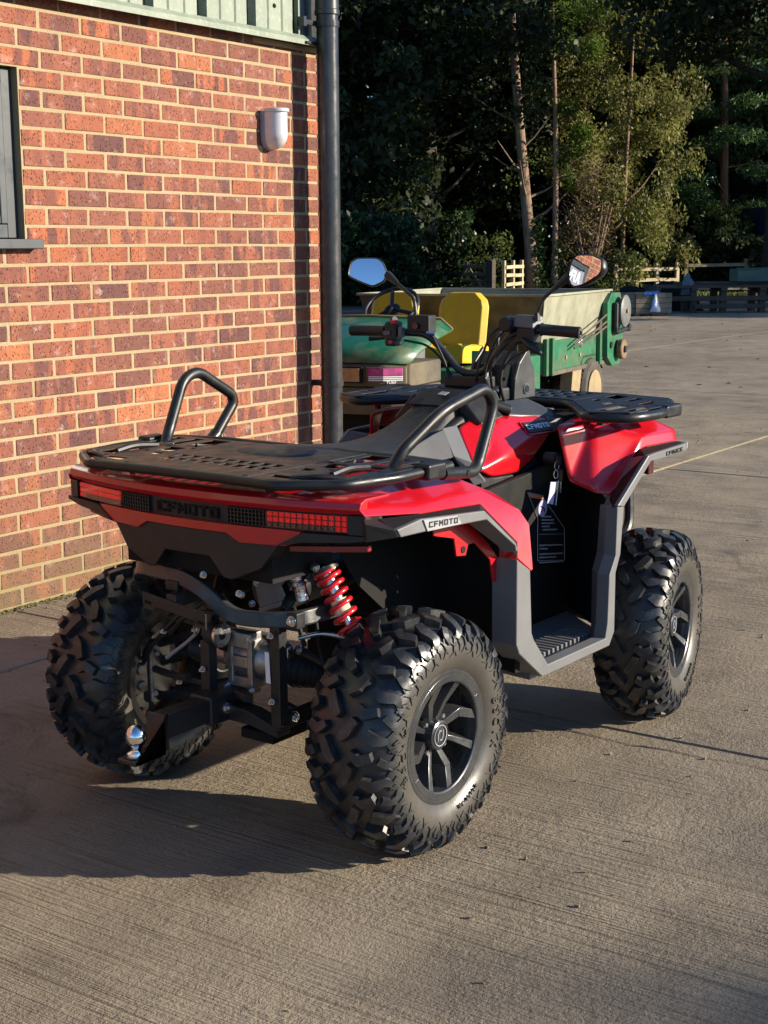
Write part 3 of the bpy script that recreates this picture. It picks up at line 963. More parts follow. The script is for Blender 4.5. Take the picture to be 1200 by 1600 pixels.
for sgn in (-1, 1):
    st = [(sgn*.268, .752, .754), (sgn*.330, .764, .7865), (sgn*.430, .770, .7865), (sgn*.490, .778, .7865)]
    strip(st, -.004, .05).build("bumper_corner", M['black'], quad, smooth=30, bevel=.002)
    strip([(sgn*.436, .787, .832), (sgn*.476, .788, .832)], -.002, .05).build("bumper_corner", M['black'], quad, smooth=30, bevel=.002)
    # tail light
    tl = strip([(sgn*.234, .7915, .8285), (sgn*.434, .7915, .8285)], .008, .05).build("tail_light", M['lens_dark'], quad, smooth=30)
    lit = MB(); dim = MB()
    for i in range(13):
        for j in range(3):
            y = sgn*(.243 + .0150*i); z = .7975 + .0125*j
            on = j > 0 or i > 10
            (lit if on else dim).box((xr(y)+.0075, y, z), (.006, .0118, .0098), Matrix.Rotation(math.atan(.7*y), 3, 'Z'))
    lit.build("led_cells", M['led'], tl, smooth=0, bevel=.001)
    dim.build("dim_cells", M['led_dim'], tl, smooth=0, bevel=.001)
    MB().loft([[(xr(y)+.003, y, .7915), (xr(y)+.003, y, .8285), (xr(y)+.0038, y, .8285), (xr(y)+.0038, y, .7915)] for y in [sgn*(.235+.0199*k) for k in range(11)]]).build("clear_cover", None, tl, smooth=30)
    # grille next to the light
    gr = MB()
    for i in range(11):
        y = sgn*(.128 + .0098*i)
        gr.box((xr(y)+.010, y, .810), (.008, .0030, .038))
    for j in range(5):
        z = .7925 + .0088*j
        gr.loft([[(xr(y)+.0075, y, z-.0013), (xr(y)+.0075, y, z+.0013), (xr(y)+.014, y, z+.0013), (xr(y)+.014, y, z-.0013)] for y in [sgn*(.126+.0103*k) for k in range(11)]])
    gr.build("tail_grille", M['steel_black'], quad, smooth=0)
    # side reflector under the corner
    rf = [(xr(y)+.045, y) for y in (sgn*.27, sgn*.36, sgn*.455)]
    strip([(sgn*.262, .729, .744), (sgn*.452, .742, .757)], .045, .06).build("reflector", M['reflector'], quad, smooth=30, bevel=.003)
cc = NT("clear_lens"); cc.set(base=(1, .75, .75), trans=1.0, rough=.04, ior=1.3)
for o in quad.children_recursive:
    if o.name.startswith("clear_cover"): o.data.materials.append(cc.m)
block_text("tail_lettering", "CFMOTO", .0255, .0265, .0075, .003, M['liner'], quad, frame((xr(0)+.0140, 0, .8095), (0, -1, 0), (0, 0, 1)))

# red fender skin, right then mirrored
def fender(sgn):
    A = [(-.205, -.30, .867), (0, -.30, .873), (.17, -.33, .872), (.295, -.395, .852), (.420, -.430, .800), (.470, -.455, .725), (.475, -.475, .600)]
    C = [(-.172, -.460, .852), (.052, -.453, .832), (.180, -.454, .830), (.325, -.456, .820), (.470, -.480, .752), (.485, -.500, .715), (.470, -.521, .604)]
    D = [(-.176, -.468, .845), (.040, -.470, .824), (.170, -.472, .820), (.295, -.474, .808), (.448, -.494, .725), (.455, -.505, .680), (.466, -.522, .603)]
    B = [(-.168, -.476, .832), (.025, -.485, .811), (.15, -.485, .805), (.278, -.485, .797), (.420, -.505, .680), (.418, -.508, .640), (.462, -.5225, .602)]
    V = A + C + D + B; n = 7; F = []
    for r in range(3):
        for i in range(n-1):
            F.append((r*n+i, r*n+i+1, (r+1)*n+i+1, (r+1)*n+i))
    m = MB().add(V, F)
    # skirt turning in under the side face
    m.add([(x, y, z) for x, y, z in B] + [(x-.004, y+.05, z-.004) for x, y, z in B], [(i, i+1, n+i+1, n+i) for i in range(1, n-1)])
    if sgn > 0: m = m.mirror_y()
    return m
for sgn in (-1, 1):
    fender(sgn).build("rear_fender", M['red'], quad, smooth=30, solid=.004, bevel=.003, seg=3)
MB().add([(-.205, -.30, .8665), (.17, -.33, .8735), (.17, .33, .8735), (-.205, .30, .8665), (.30, -.16, .872), (.30, .16, .872)], [(0, 1, 2, 3), (1, 4, 5, 2)]).build("rear_deck", M['red'], quad, smooth=0, solid=.004)

def flare(st, name, sgn, m=M['trim']):
    mb = MB().loft(st)
    if sgn > 0: mb = mb.mirror_y()
    return mb.build(name, m, quad, smooth=25, bevel=.003, seg=3)
for sgn in (-1, 1):
    IT = [(-.182, -.478, .826), (-.130, -.484, .8225), (.025, -.4865, .8105), (.278, -.4865, .7965), (.420, -.5065, .679), (.418, -.510, .655)]
    OT = [(-.196, -.4925, .820), (-.146, -.548, .8075), (-.058, -.550, .818), (.200, -.550, .7985), (.350, -.545, .6965), (.372, -.538, .676)]
    OB = [(-.186, -.490, .776), (-.134, -.549, .7885), (-.042, -.551, .787), (.210, -.551, .775), (.348, -.546, .688), (.366, -.538, .668)]
    IB = [(-.150, -.455, .776), (-.115, -.49, .785), (-.03, -.49, .783), (.195, -.49, .772), (.335, -.50, .686), (.355, -.50, .666)]
    def up_(P, d): return [(x, y+.004, z-d) for x, y, z in P]
    R_ = [[a_, b_, c_, d_] for a_, b_, c_, d_ in zip([(o[0], o[1]+.012, o[2]-.001) for o in OT], OT, OB, IB)]
    fl = flare(R_[1 if sgn < 0 else 2:], "rear_flare", sgn)
    cr = [[(-.172, -.474, .828), (-.192, -.4935, .8225), (-.184, -.4925, .778), (-.150, -.455, .776)], [(-.132, -.483, .8215), (-.1485, -.5455, .8070), (-.1365, -.5465, .7885), (-.117, -.49, .786)]]
    if sgn < 0: flare(cr, "bumper_corner", sgn, M['black'])
    ch = MB().loft([[i_, o_, (o_[0], o_[1]+.004, o_[2]-.008), (i_[0], i_[1]+.004, i_[2]-.010)] for i_, o_ in zip(IT[1 if sgn < 0 else 2:], [(o[0], o[1]+.0125, o[2]-.0008) for o in OT[1 if sgn < 0 else 2:]])])
    if sgn > 0: ch = ch.mirror_y()
    ch.build("shaded_flare_channel", M['liner'], quad, smooth=25, bevel=.001)  # black colour stands in for the shade inside the flare gutter
    # lighter badge plate with the maker's name
    pl = [(-.055, -.5545, .8155), (.078, -.5545, .8060), (.098, -.5545, .7830), (-.040, -.5545, .7875)]
    pm = MB().prism(pl, (0, .004, 0))
    if sgn > 0: pm = pm.mirror_y()
    pm.build("badge", M['badge_grey'], fl, smooth=0, bevel=.0008)
    xd = (1, 0, -.06) if sgn < 0 else (-1, 0, .06)
    block_text("badge_lettering", "CFMOTO", .0135, .0155, .0045, .0010, M['black'], fl, frame((.022, sgn*.5546, .7985), xd, (0, 0, 1)))
    # red inner lip with bracket behind the flare
    il = MB().prism([(.10, -.475, .775), (.225, -.475, .770), (.335, -.475, .690), (.385, -.475, .640), (.375, -.475, .585), (.36, -.475, .585), (.345, -.475, .645), (.275, -.475, .700), (.245, -.475, .700), (.235, -.475, .675), (.195, -.475, .680), (.185, -.475, .725), (.10, -.475, .745)], (0, .005, 0))
    if sgn > 0: il = il.mirror_y()
    il.build("inner_lip", M['red'], quad, smooth=0, bevel=.001)
    bo = MB().lathe([(.009, -.477), (.009, -.476)], (.222, 0, .692), 'y', 16)
    if sgn > 0: bo = bo.mirror_y()
    bo.build("bracket_hole", M['liner'], quad)

# ---------- footwell and its grey frame
def two(mbf, name, m, **k):
    out = []
    for sgn in (-1, 1):
        mb = mbf()
        if sgn > 0: mb = mb.mirror_y()
        out.append(mb.build(name, m, quad, **k))
    return out
def foot_frame():
    O = [(.374, .648), (.375, .428), (.390, .402), (.506, .314), (.872, .314), (.900, .349), (.900, .517), (.926, .566), (.940, .698)]
    I = [(.434, .610), (.445, .446), (.457, .424), (.530, .343), (.842, .342), (.853, .384), (.858, .517), (.892, .566), (.897, .703)]
    rings = []
    for (ox, oz), (ix, iz) in zip(O, I):
        rings.append([(ox, -.535, oz), (ix, -.538, iz), (ix, -.500, iz), (ox, -.46, oz)])
    return MB().loft(rings)
two(foot_frame, "foot_frame", M['trim'], smooth=20, bevel=.0035, seg=3)
FIT = [(.964, -.480, .719), (1.140, -.479, .833), (1.17, -.477, .832), (1.36, -.474, .828), (1.39, -.470, .826)]
FOT = [(.893, -.540, .706), (1.071, -.542, .826), (1.110, -.543, .829), (1.305, -.541, .834), (1.352, -.524, .832)]
FOB = [(.932, -.540, .699), (1.090, -.542, .808), (1.120, -.543, .806), (1.318, -.541, .811), (1.360, -.524, .810)]
FIB = [(.960, -.46, .690), (1.10, -.44, .800), (1.12, -.44, .803), (1.32, -.44, .806), (1.365, -.44, .808)]
def front_flare_mb():
    return MB().loft([[(a_[0], a_[1]+.012, a_[2]-.001), a_, b_, c_] for a_, b_, c_ in zip(FOT, FOB, FIB)])
def front_channel():
    return MB().loft([[i_, (o_[0], o_[1]+.0125, o_[2]-.0008), (o_[0], o_[1]+.017, o_[2]-.009), (i_[0], i_[1]+.004, i_[2]-.010)] for i_, o_ in zip(FIT, FOT)])
two(front_channel, "shaded_flare_channel", M['liner'], smooth=25, bevel=.001)  # front gutter likewise has its shade painted in as black
for sgn, o in zip((-1, 1), two(front_flare_mb, "front_flare", M['trim'], smooth=22, bevel=.0035, seg=3)):
    xd = (1, 0, .02) if sgn < 0 else (-1, 0, -.02)
    block_text("flare_lettering", "CFORCE", .0115, .0145, .0042, .0010, M['liner'], o, frame((1.235, sgn*.5432, .8190), xd, (0, 0, 1)))
two(lambda: MB().prism([(1.358, -.524, .832), (1.374, -.520, .829), (1.376, -.520, .812), (1.362, -.524, .810)], (0, .04, 0)), "flare_end_cap", M['badge_grey'], smooth=0, bevel=.002)
# panels of the well
def well():
    m = MB()
    y = -.265
    m.hexa([(.445, -.505, .335), (.520, y, .335), (.520, y, .80), (.445, -.505, .66), (.425, -.50, .335), (.50, y, .335), (.50, y, .80), (.425, -.50, .66)])   # rear wall
    m.hexa([(.52, y, .30), (1.17, y, .30), (1.17, y, .80), (.52, y, .745), (.52, y+.02, .30), (1.17, y+.02, .30), (1.17, y+.02, .80), (.52, y+.02, .745)])  # inner wall
    m.hexa([(.900, -.505, .335), (1.115, y-.004, .335), (1.150, y-.004, .78), (.985, -.470, .690), (.925, -.50, .335), (1.14, y, .335), (1.175, y, .78), (1.0, -.46, .690)])  # front wall
    return m
two(well, "footwell", M['liner'], smooth=0, bevel=.004)
def floor_mb():
    return MB().hexa([(.50, -.50, .300), (.915, -.50, .300), (1.10, -.27, .300), (.53, -.27, .300), (.50, -.50, .330), (.915, -.50, .330), (1.10, -.27, .330), (.53, -.27, .330)])
two(floor_mb, "footboard", M['trim'], smooth=0, bevel=.003)
def ridges():
    m = MB()
    for k in range(13):
        m.box((.60 + .0235*k, -.430, .336), (.0105, .085, .014))
    return m
two(ridges, "foot_grip", M['trim'], smooth=0, bevel=.002)
# warning notice on the inner side of the well
def notice(sgn):
    yb = -.2672
    P = [(.868, .722), (.945, .703), (1.082, .585), (1.086, .487), (.928, .513), (.925, .64)]
    o = MB().prism([(x, yb, z) for x, z in P], (0, .0015, 0))
    if sgn > 0: o = o.mirror_y()
    e = o.build("warning_notice", M['black'], quad, smooth=0)
    ed = MB(); n = len(P)
    for i in range(n):
        a = Vector((P[i][0], yb-.0006, P[i][1])); b = Vector((P[(i+1) % n][0], yb-.0006, P[(i+1) % n][1]))
        ed.tube([a, b], .0011, 4)
    ed.tube([(.934, yb-.0006, .590), (1.080, yb-.0006, .568)], .0009, 4)
    if sgn > 0: ed = ed.mirror_y()
    ed.build("notice_border", M['silver_print'], e, smooth=0)
    hd = MB().prism([(.872, yb-.0008, .719), (.944, yb-.0008, .702), (.957, yb-.0008, .690), (.886, yb-.0008, .705)], (0, .001, 0))
    if sgn > 0: hd = hd.mirror_y()
    hd.build("notice_heading", M['orange_print'], e, smooth=0)
    dd = MB().lathe([(.0245, yb-.0012), (.0245, yb)], (.953, 0, .664), 'y', 28)
    if sgn > 0: dd = dd.mirror_y()
    dd.build("notice_symbol", M['lilac_paper'], e, smooth=0)
    ds = MB(); ds.tube([(.940, yb-.0016, .672), (.966, yb-.0016, .658)], .002, 4); ds.tube([(.945, yb-.0016, .655), (.950, yb-.0016, .668), (.958, yb-.0016, .666), (.961, yb-.0016, .652)], .0018, 4)
    if sgn > 0: ds = ds.mirror_y()
    ds.build("notice_symbol_mark", M['black'], e, smooth=0)
    pr = MB(); rr = random.Random(9)
    for i, (x0, x1, z) in enumerate([(.945, 1.000, .640), (.946, 1.012, .630), (.948, 1.020, .620), (.950, .995, .610), (.955, 1.040, .600), (.938, 1.070, .556), (.938, .985, .546), (.938, 1.075, .530), (.938, 1.030, .520), (.938, 1.076, .505)]):
        x = x0
        while x < x1:
            w = rr.uniform(.004, .013)
            pr.box((x+w/2, yb-.0006, z-.15*(x-x0)), (w, .0008, .0042), Matrix.Rotation(.15, 3, 'Y')); x += w+.0025
    if sgn > 0: pr = pr.mirror_y()
    tag(pr.build("notice_print", M['silver_print'], e, smooth=0), kind="stuff")
notice(-1)

# ---------- front bodywork
def front_fender():
    P1 = (.922, -.330, .910); P2 = (.950, -.355, .752); P3 = (.962, -.432, .723); P4 = (.985, -.474, .719)
    P5 = (1.165, -.472, .866); P6 = (1.045, -.372, .909); Q = (1.145, -.478, .834); S_ = (1.420, -.458, .858); S2 = (1.405, -.474, .828); S3 = (1.35, -.405, .898)
    T1 = (1.16, -.265, .914); T2 = (1.38, -.22, .912); P0 = (1.0, -.30, .86); E1 = (1.45, -.30, .86); E2 = (1.45, -.32, .80)
    V = [P1, P2, P3, P4, P5, P6, Q, S_, S2, S3, T1, T2, E1, E2]
    F = [(0, 1, 5), (1, 2, 5), (2, 4, 5), (2, 3, 4), (3, 6, 4), (4, 6, 8, 7), (5, 4, 7, 9), (10, 0, 5), (10, 5, 9, 11), (11, 9, 12), (9, 7, 12), (7, 8, 13, 12)]
    return MB().add(V, F)
for o in two(front_fender, "front_fender", M['red'], smooth=180):
    bm = bmesh.new(); bm.from_mesh(o.data)
    cl = bm.edges.layers.float.get("crease_edge") or bm.edges.layers.float.new("crease_edge")
    bm.verts.ensure_lookup_table()
    for e in bm.edges:
        k = frozenset(v.index for v in e.verts)
        if len(e.link_faces) < 2: e[cl] = 1.0
        elif k in (frozenset((3, 4)), frozenset((4, 7)), frozenset((2, 4))): e[cl] = .75
        else: e[cl] = .6
    bm.to_mesh(o.data); bm.free()
    md = o.modifiers.new("sub", 'SUBSURF'); md.levels = 3; md.render_levels = 3
    md = o.modifiers.new("solid", 'SOLIDIFY'); md.thickness = .004; md.offset = 0
block_text("side_emblem", "CE", .0200, .0200, .0060, .0014, M['reflector'], quad, frame((1.290, -.4675, .8500), (1, .02, -.01), (0, .40, 1)))
MB().bb((1.06, -.19, .62), (1.38, .19, .90)).build("front_core", M['liner'], quad, smooth=0, bevel=.01)
nose = MB().loft([[(1.36, -.26, .88), (1.36, .26, .88), (1.36, .30, .62), (1.36, -.30, .62)], [(1.47, -.20, .86), (1.47, .20, .86), (1.50, .24, .66), (1.50, -.24, .66)]])
nose.build("nose_cowl", M['black'], quad, smooth=20, bevel=.012)
two(lambda: MB().hexa([(1.40, -.40, .72), (1.46, -.24, .72), (1.46, -.24, .78), (1.40, -.40, .78), (1.36, -.40, .72), (1.42, -.24, .72), (1.42, -.24, .78), (1.36, -.40, .78)]), "headlight", M['lens_dark'], smooth=0, bevel=.006)
MB().tube(fillet([(1.36, -.25, .45), (1.56, -.24, .50), (1.58, -.22, .72), (1.58, .22, .72), (1.56, .24, .50), (1.36, .25, .45)], .06), .016, 10).build("front_bumper", M['steel_black'], quad)

# seat, tank panels, console
def seat():
    st = [(.010, .060, .900, .872), (.045, .115, .917, .868), (.13, .140, .917, .864), (.30, .142, .899, .855), (.45, .132, .882, .842), (.56, .118, .884, .836), (.66, .098, .908, .846), (.74, .080, .946, .876), (.815, .072, .986, .912), (.850, .068, .995, .932)]
    rings = []
    for x, w, zt, zb in st:
        h = zt - zb
        rings.append([(x, -w*1.04, zb), (x, -w*1.06, zb+h*.45), (x, -w*.93, zt-h*.10), (x, -w*.62, zt), (x, 0, zt+.004), (x, w*.62, zt), (x, w*.93, zt-h*.10), (x, w*1.06, zb+h*.45), (x, w*1.04, zb)])
    return MB().loft(rings)
seat().build("seat", M['seat'], quad, smooth=50, sub=2)
for s in (-1, 1):
    lo = 0 if s < 0 else .040
    Y = lambda P: [(x, -s*y, z) for x, y, z in P]
    sp = MB().add(Y([(.410, -.146, .872-lo), (.500, -.140, .890-lo), (.590, -.128, .905-lo*1.4), (.654, -.119, .912-lo*1.6), (.634, -.172, .842), (.570, -.172, .840), (.494, -.166, .846), (.420, -.160, .852)]), [(0, 1, 6, 7), (1, 2, 5, 6), (2, 3, 4, 5)]).build("seat_side", M['seat_grey'], quad, smooth=60, solid=.014, bevel=.003)
    for dz in (0, .006):
        MB().tube(Y([(.420, -.1535+dz*.3, .871-dz), (.500, -.1475, .888-dz), (.590, -.1355, .902-dz), (.645, -.1270, .909-dz)]), .0011, 5).build("seat_stitching", M['stitch'], sp) if s < 0 else None
    MB().add(Y([(.655, -.116, .914-lo), (.730, -.114, .915-lo), (.624, -.174, .845), (.656, -.217, .828), (.668, -.214, .764), (.708, -.228, .772)]), [(0, 1, 3, 2), (2, 3, 5, 4)]).build("side_strip", M['trim'], quad, smooth=30, solid=.012, bevel=.003)
    # red side panel of the tank, dished and creased
    TP = [(.733, -.115, .912-lo), (.877, -.115, .937-lo*.6), (.936, -.150, .924-lo*.4), (1.096, -.190, .912), (1.062, -.222, .868), (.958, -.230, .808), (.870, -.230, .778), (.732, -.230, .782), (.677, -.226, .806), (.652, -.217, .829), (.800, -.196, .876), (.780, -.243, .832), (.950, -.222, .866)]
    TF = [(0, 1, 10), (1, 2, 10), (2, 12, 10), (2, 3, 12), (3, 4, 12), (4, 5, 12), (5, 11, 12), (12, 11, 10), (5, 6, 11), (6, 7, 11), (7, 8, 11), (8, 10, 11), (8, 9, 10), (9, 0, 10)]
    tp = MB().add(Y(TP), TF).build("tank_panel", M['red'], quad, smooth=180)
    bm = bmesh.new(); bm.from_mesh(tp.data); cl = bm.edges.layers.float.new("crease_edge")
    for e in bm.edges: e[cl] = 1.0 if len(e.link_faces) < 2 else .45
    bm.to_mesh(tp.data); bm.free()
    md = tp.modifiers.new("sub", 'SUBSURF'); md.levels = 3; md.render_levels = 3
    md = tp.modifiers.new("solid", 'SOLIDIFY'); md.thickness = .006; md.offset = 0
    MB().prism([(.70, s*.14, .80), (.77, s*.14, .775), (.90, s*.14, .770), (1.0, s*.14, .805), (1.02, s*.14, .70), (.70, s*.14, .70)], (0, s*.08, 0)).build("tank_skirt", M['black'], quad, smooth=0, bevel=.006)
    xd = Vector((.112, s*.010, -.001)) if s < 0 else Vector((-.112, -s*.010, .001))
    Fm = frame((1.016, s*.2075, .8900), xd, (.039, -s*.027, .030))
    bk = MB().box((0, 0, .0), (.128, .052, .004)).xf(Fm).build("badge_backing", M['red'], quad, smooth=0, bevel=.0012)
    bd = MB().box((0, 0, .0035), (.116, .040, .004)).xf(Fm).build("name_badge", M['black'], quad, smooth=0, bevel=.0012)
    block_text("badge_lettering", "CFMOTO", .0165, .0145, .0040, .0014, M['white_print'], bd, Fm @ Matrix.Translation((0, 0, .0052)))
MB().bb((.22, -.15, .60), (.95, .15, .86)).build("engine_cover", M['liner'], quad, smooth=0, bevel=.01)
MB().loft([[(.66, -.10, .895), (.66, .10, .895), (.66, .15, .80), (.66, -.15, .80)], [(.84, -.100, .955), (.84, .100, .955), (.84, .16, .80), (.84, -.16, .80)], [(1.00, -.130, .945), (1.00, .130, .945), (1.00, .17, .80), (1.00, -.17, .80)], [(1.20, -.16, .925), (1.20, .16, .925), (1.20, .19, .82), (1.20, -.19, .82)]]).build("tank_top", M['black'], quad, smooth=20, bevel=.01)
# console shoulders with facets each side of the pod
for s in (-1, 1):
    MB().loft([[(.80, s*.155, .915), (.80, s*.085, .990), (.80, s*.06, .90)], [(.90, s*.170, .930), (.91, s*.085, .992), (.90, s*.06, .90)]]).build("console_shoulder", M['black'], quad, smooth=0, bevel=.006)
    MB().loft([[(.95, s*.150, .930), (.96, s*.10, .966), (.95, s*.09, .90), (.95, s*.15, .90)], [(1.12, s*.205, .912), (1.10, s*.115, .966), (1.12, s*.10, .88), (1.12, s*.20, .868)], [(1.20, s*.195, .898), (1.17, s*.13, .938), (1.20, s*.10, .88), (1.20, s*.19, .866)]]).build("console_shoulder", M['pod'], quad, smooth=0, bevel=.008)
    MB().tube([(.890, s*.080, .972), (.960, s*.150, .940)], .017, 16).build("console_roller", M['black'], quad, bevel=.003)
    MB().prism([(1.09, s*.200, .914), (1.165, s*.210, .902), (1.165, s*.210, .868), (1.085, s*.218, .866)], (0, -s*.05, 0)).build("console_wing", M['trim'], quad, smooth=0, bevel=.004)
MB().prism([(.845, -.075, 1.005), (.87, -.075, .990), (.80, -.085, .955), (.76, -.085, .965)], (0, .16, 0)).build("seat_nose", M['seat'], quad, smooth=0, bevel=.006)
MB().prism([(.790, -.035, .9925), (.815, -.035, .9985), (.822, -.005, .9990), (.797, -.005, .9935)], (0, 0, .0012)).build("seat_tab", M['badge_grey'], quad, smooth=0)
# instrument pod
pod = MB().prism([(1.090, -.085, .955), (1.215, -.085, .955), (1.206, -.085, 1.050), (1.188, -.085, 1.066), (1.180, -.085, 1.098), (1.166, -.085, 1.106), (1.118, -.085, 1.066), (1.095, -.085, 1.02)], (0, .012, 0))
for s in (-1, 1):
    m = pod if s < 0 else pod.mirror_y()
    m.build("pod_cheek", M['pod'], quad, smooth=0, bevel=.005, seg=3)
MB().hexa([(1.09, -.072, .955), (1.20, -.072, .955), (1.20, .072, .955), (1.09, .072, .955), (1.115, -.072, 1.060), (1.17, -.072, 1.095), (1.17, .072, 1.095), (1.115, .072, 1.060)]).build("pod_body", M['black'], quad, smooth=0, bevel=.004)
MB().hexa([(1.080, -.060, .985), (1.092, -.060, .980), (1.092, .060, .980), (1.080, .060, .985), (1.110, -.060, 1.060), (1.118, -.060, 1.058), (1.118, .060, 1.058), (1.110, .060, 1.060)]).build("display", M['screen'], quad, smooth=0, bevel=.002)
MB().lathe([(.016, -.0895), (.016, -.084)], (1.155, 0, .985), 'y', 20).build("power_socket", M['chrome'], quad)
MB().lathe([(.0115, -.0905), (.0115, -.086)], (1.155, 0, .985), 'y', 20).build("socket_bore", M['liner'], quad)

# ---------- racks
def grid_plate(xs, ys, holes, warp, z, t=.004):
    """flat sheet cut with slots; holes are (x0,x1,y0,y1)"""
    xs = sorted(set([round(a, 4) for a in xs] + [round(h[0], 4) for h in holes] + [round(h[1], 4) for h in holes]))
    ys = sorted(set([round(a, 4) for a in ys] + [round(h[2], 4) for h in holes] + [round(h[3], 4) for h in holes]))
    idx = {}; V = []; F = []
    def vid(i, j):
        if (i, j) not in idx:
            p = warp(xs[i], ys[j]); idx[(i, j)] = len(V); V.append((p[0], p[1], z))
        return idx[(i, j)]
    for i in range(len(xs)-1):
        for j in range(len(ys)-1):
            cx, cy = (xs[i]+xs[i+1])/2, (ys[j]+ys[j+1])/2
            if any(h[0] < cx < h[1] and h[2] < cy < h[3] for h in holes): continue
            F.append((vid(i, j), vid(i+1, j), vid(i+1, j+1), vid(i, j+1)))
    return MB().add(V, F)
rear = empty("rear_rack", (0, 0, 0), 0, quad)
zr = .897
ring = [(.20, -.452), (-.02, -.458), (-.165, -.425), (-.258, -.300), (-.250, -.12), (-.250, .12), (-.258, .300), (-.165, .425), (-.02, .458), (.20, .452), (.235, .30), (.225, -.30)]
MB().tube(fillet([(x, y, zr) for x, y in ring] + [(ring[0][0], ring[0][1]-.001, zr)], .022, 4), .0118, 12).build("rack_tube", M['rack'], rear, smooth=50)
wI = lambda x, y: (x, y)
def w_in(x, y):
    # pull the corners in to follow the tube
    e = max(0, (abs(y)-.28))
    return (max(x, -.248 + e*.62 + e*e*.4), y)
ctr_holes = []
for i in range(9):
    for j in range(2):
        y = .155 - .0385*i
        x = -.150 + j*.052
        ctr_holes.append((x, x+.032, y-.0140, y+.0140))
grid_plate([-.245, .20], [-.205, .205], ctr_holes, wI, zr+.0085).build("rack_panel", M['rack'], rear, smooth=0, solid=.0035, bevel=.0012)
for s in (-1, 1):
    hs = [(-.215, -.185, .235, .305), (-.10, -.070, .228, .264), (-.145, .035, .332, .392), (-.215, -.165, .325, .392), (.050, .180, .232, .296), (.060, .175, .322, .358), (.055, .170, .388, .420), (-.040, .022, .240, .296)]
    if s < 0: hs = [(a, b, -d, -c) for a, b, c, d in hs]
    g = grid_plate([-.244, -.15, -.05, .05, .20], [s*.209, s*.26, s*.31, s*.36, s*.40, s*.440], hs, w_in, zr+.0080)
    g.build("rack_wing", M['rack'], rear, smooth=0, solid=.0035, bevel=.0012)
    # pressed rails and clamps
    MB().tube(fillet([(-.12, s*.348, zr+.010), (-.06, s*.348, zr+.018), (.02, s*.345, zr+.010)], .03, 4), .008, 8).build("rack_rail", M['rack'], rear)
    MB().tube(fillet([(-.205, s*.30, zr+.009), (-.19, s*.36, zr+.016), (-.14, s*.40, zr+.009)], .03, 4), .007, 8).build("rack_rail", M['rack'], rear)
    MB().bb((.075, min(s*.432, s*.478), zr-.020), (.150, max(s*.432, s*.478), zr+.0195)).build("rack_clamp", M['rack'], rear, smooth=0, bevel=.008, seg=3)
    MB().tube([(-.18, s*.22, .866), (-.18, s*.22, zr-.012)], .014, 8).build("rack_foot", M['rack'], rear)
    MB().tube([(.15, s*.30, .872), (.15, s*.30, zr-.012)], .014, 8).build("rack_foot", M['rack'], rear)
    for hx, hy in ((-.06, .30), (.03, .225), (.11, .225), (-.235, .19), (-.02, .41)):
        MB().lathe([(.0065, zr+.0102), (.0065, zr+.0110)], (hx, s*hy, 0), 'z', 10).build("rack_hole", M['liner'], rear, smooth=0)
# grab handles: bent tube each side
hr = fillet([(.155, -.460, .884), (.20, -.452, .878), (.320, -.440, .866), (.352, -.432, .880), (.428, -.430, 1.022), (.388, -.430, 1.068), (.205, -.425, 1.026), (.075, -.400, .940), (.055, -.385, .895)], .045, 6)
MB().tube(hr, .0150, 14).build("grab_handle", M['rack'], quad, smooth=50)
for hx in (.232, .266):
    MB().lathe([(.0068, -.4625), (.0068, -.455)], (hx, 0, .8725), 'y', 12).build("handle_hole", M['liner'], quad)
hl = fillet([(.10, .400, .892), (.135, .418, .925), (.203, .425, 1.060), (.262, .428, 1.080), (.402, .430, 1.004), (.408, .430, .978), (.318, .430, .880), (.280, .440, .872), (.16, .458, .884)], .040, 6)
MB().tube(hl, .0150, 14).build("grab_handle", M['rack'], quad, smooth=50)
MB().tube([(.335, .430, .898), (.300, .431, .872), (.255, .442, .874)], .0185, 14).build("handle_clamp", M['rack'], quad, smooth=40)

front = empty("front_rack", (0, 0, 0), 0, quad)
zf = .936
fr_ = [(1.43, -.43), (1.17, -.535), (1.015, -.525), (.955, -.405), (1.10, -.300), (1.235, -.195), (1.235, .195), (1.10, .300), (.955, .405), (1.015, .525), (1.17, .535), (1.43, .43), (1.47, .25), (1.47, -.25)]
MB().tube(fillet([(x, y, zf) for x, y in fr_] + [(fr_[0][0], fr_[0][1]+.001, zf)], .05, 6), .0145, 12).build("rack_tube", M['rack'], front, smooth=50)
def w_f(x, y):
    a = abs(y)
    lo = 1.235 if a < .20 else (1.235 - (a-.20)*1.33 if a < .41 else .955 + (a-.41)*.45)
    hi = 1.47 if a < .25 else 1.47 - (a-.25)*.24 if a < .43 else 1.43 - (a-.43)*2.4
    return (lo + (hi-lo)*x, y)
fh = []
for i in range(8):
    for j in range(3):
        y = .17 - .046*i; x = .18 + j*.27
        fh.append((x, x+.15, y-.014, y+.014))
grid_plate([0, 1], [-.215, .215], fh, w_f, zf+.0150).build("rack_panel", M['rack'], front, smooth=0, solid=.0035, bevel=.0012)
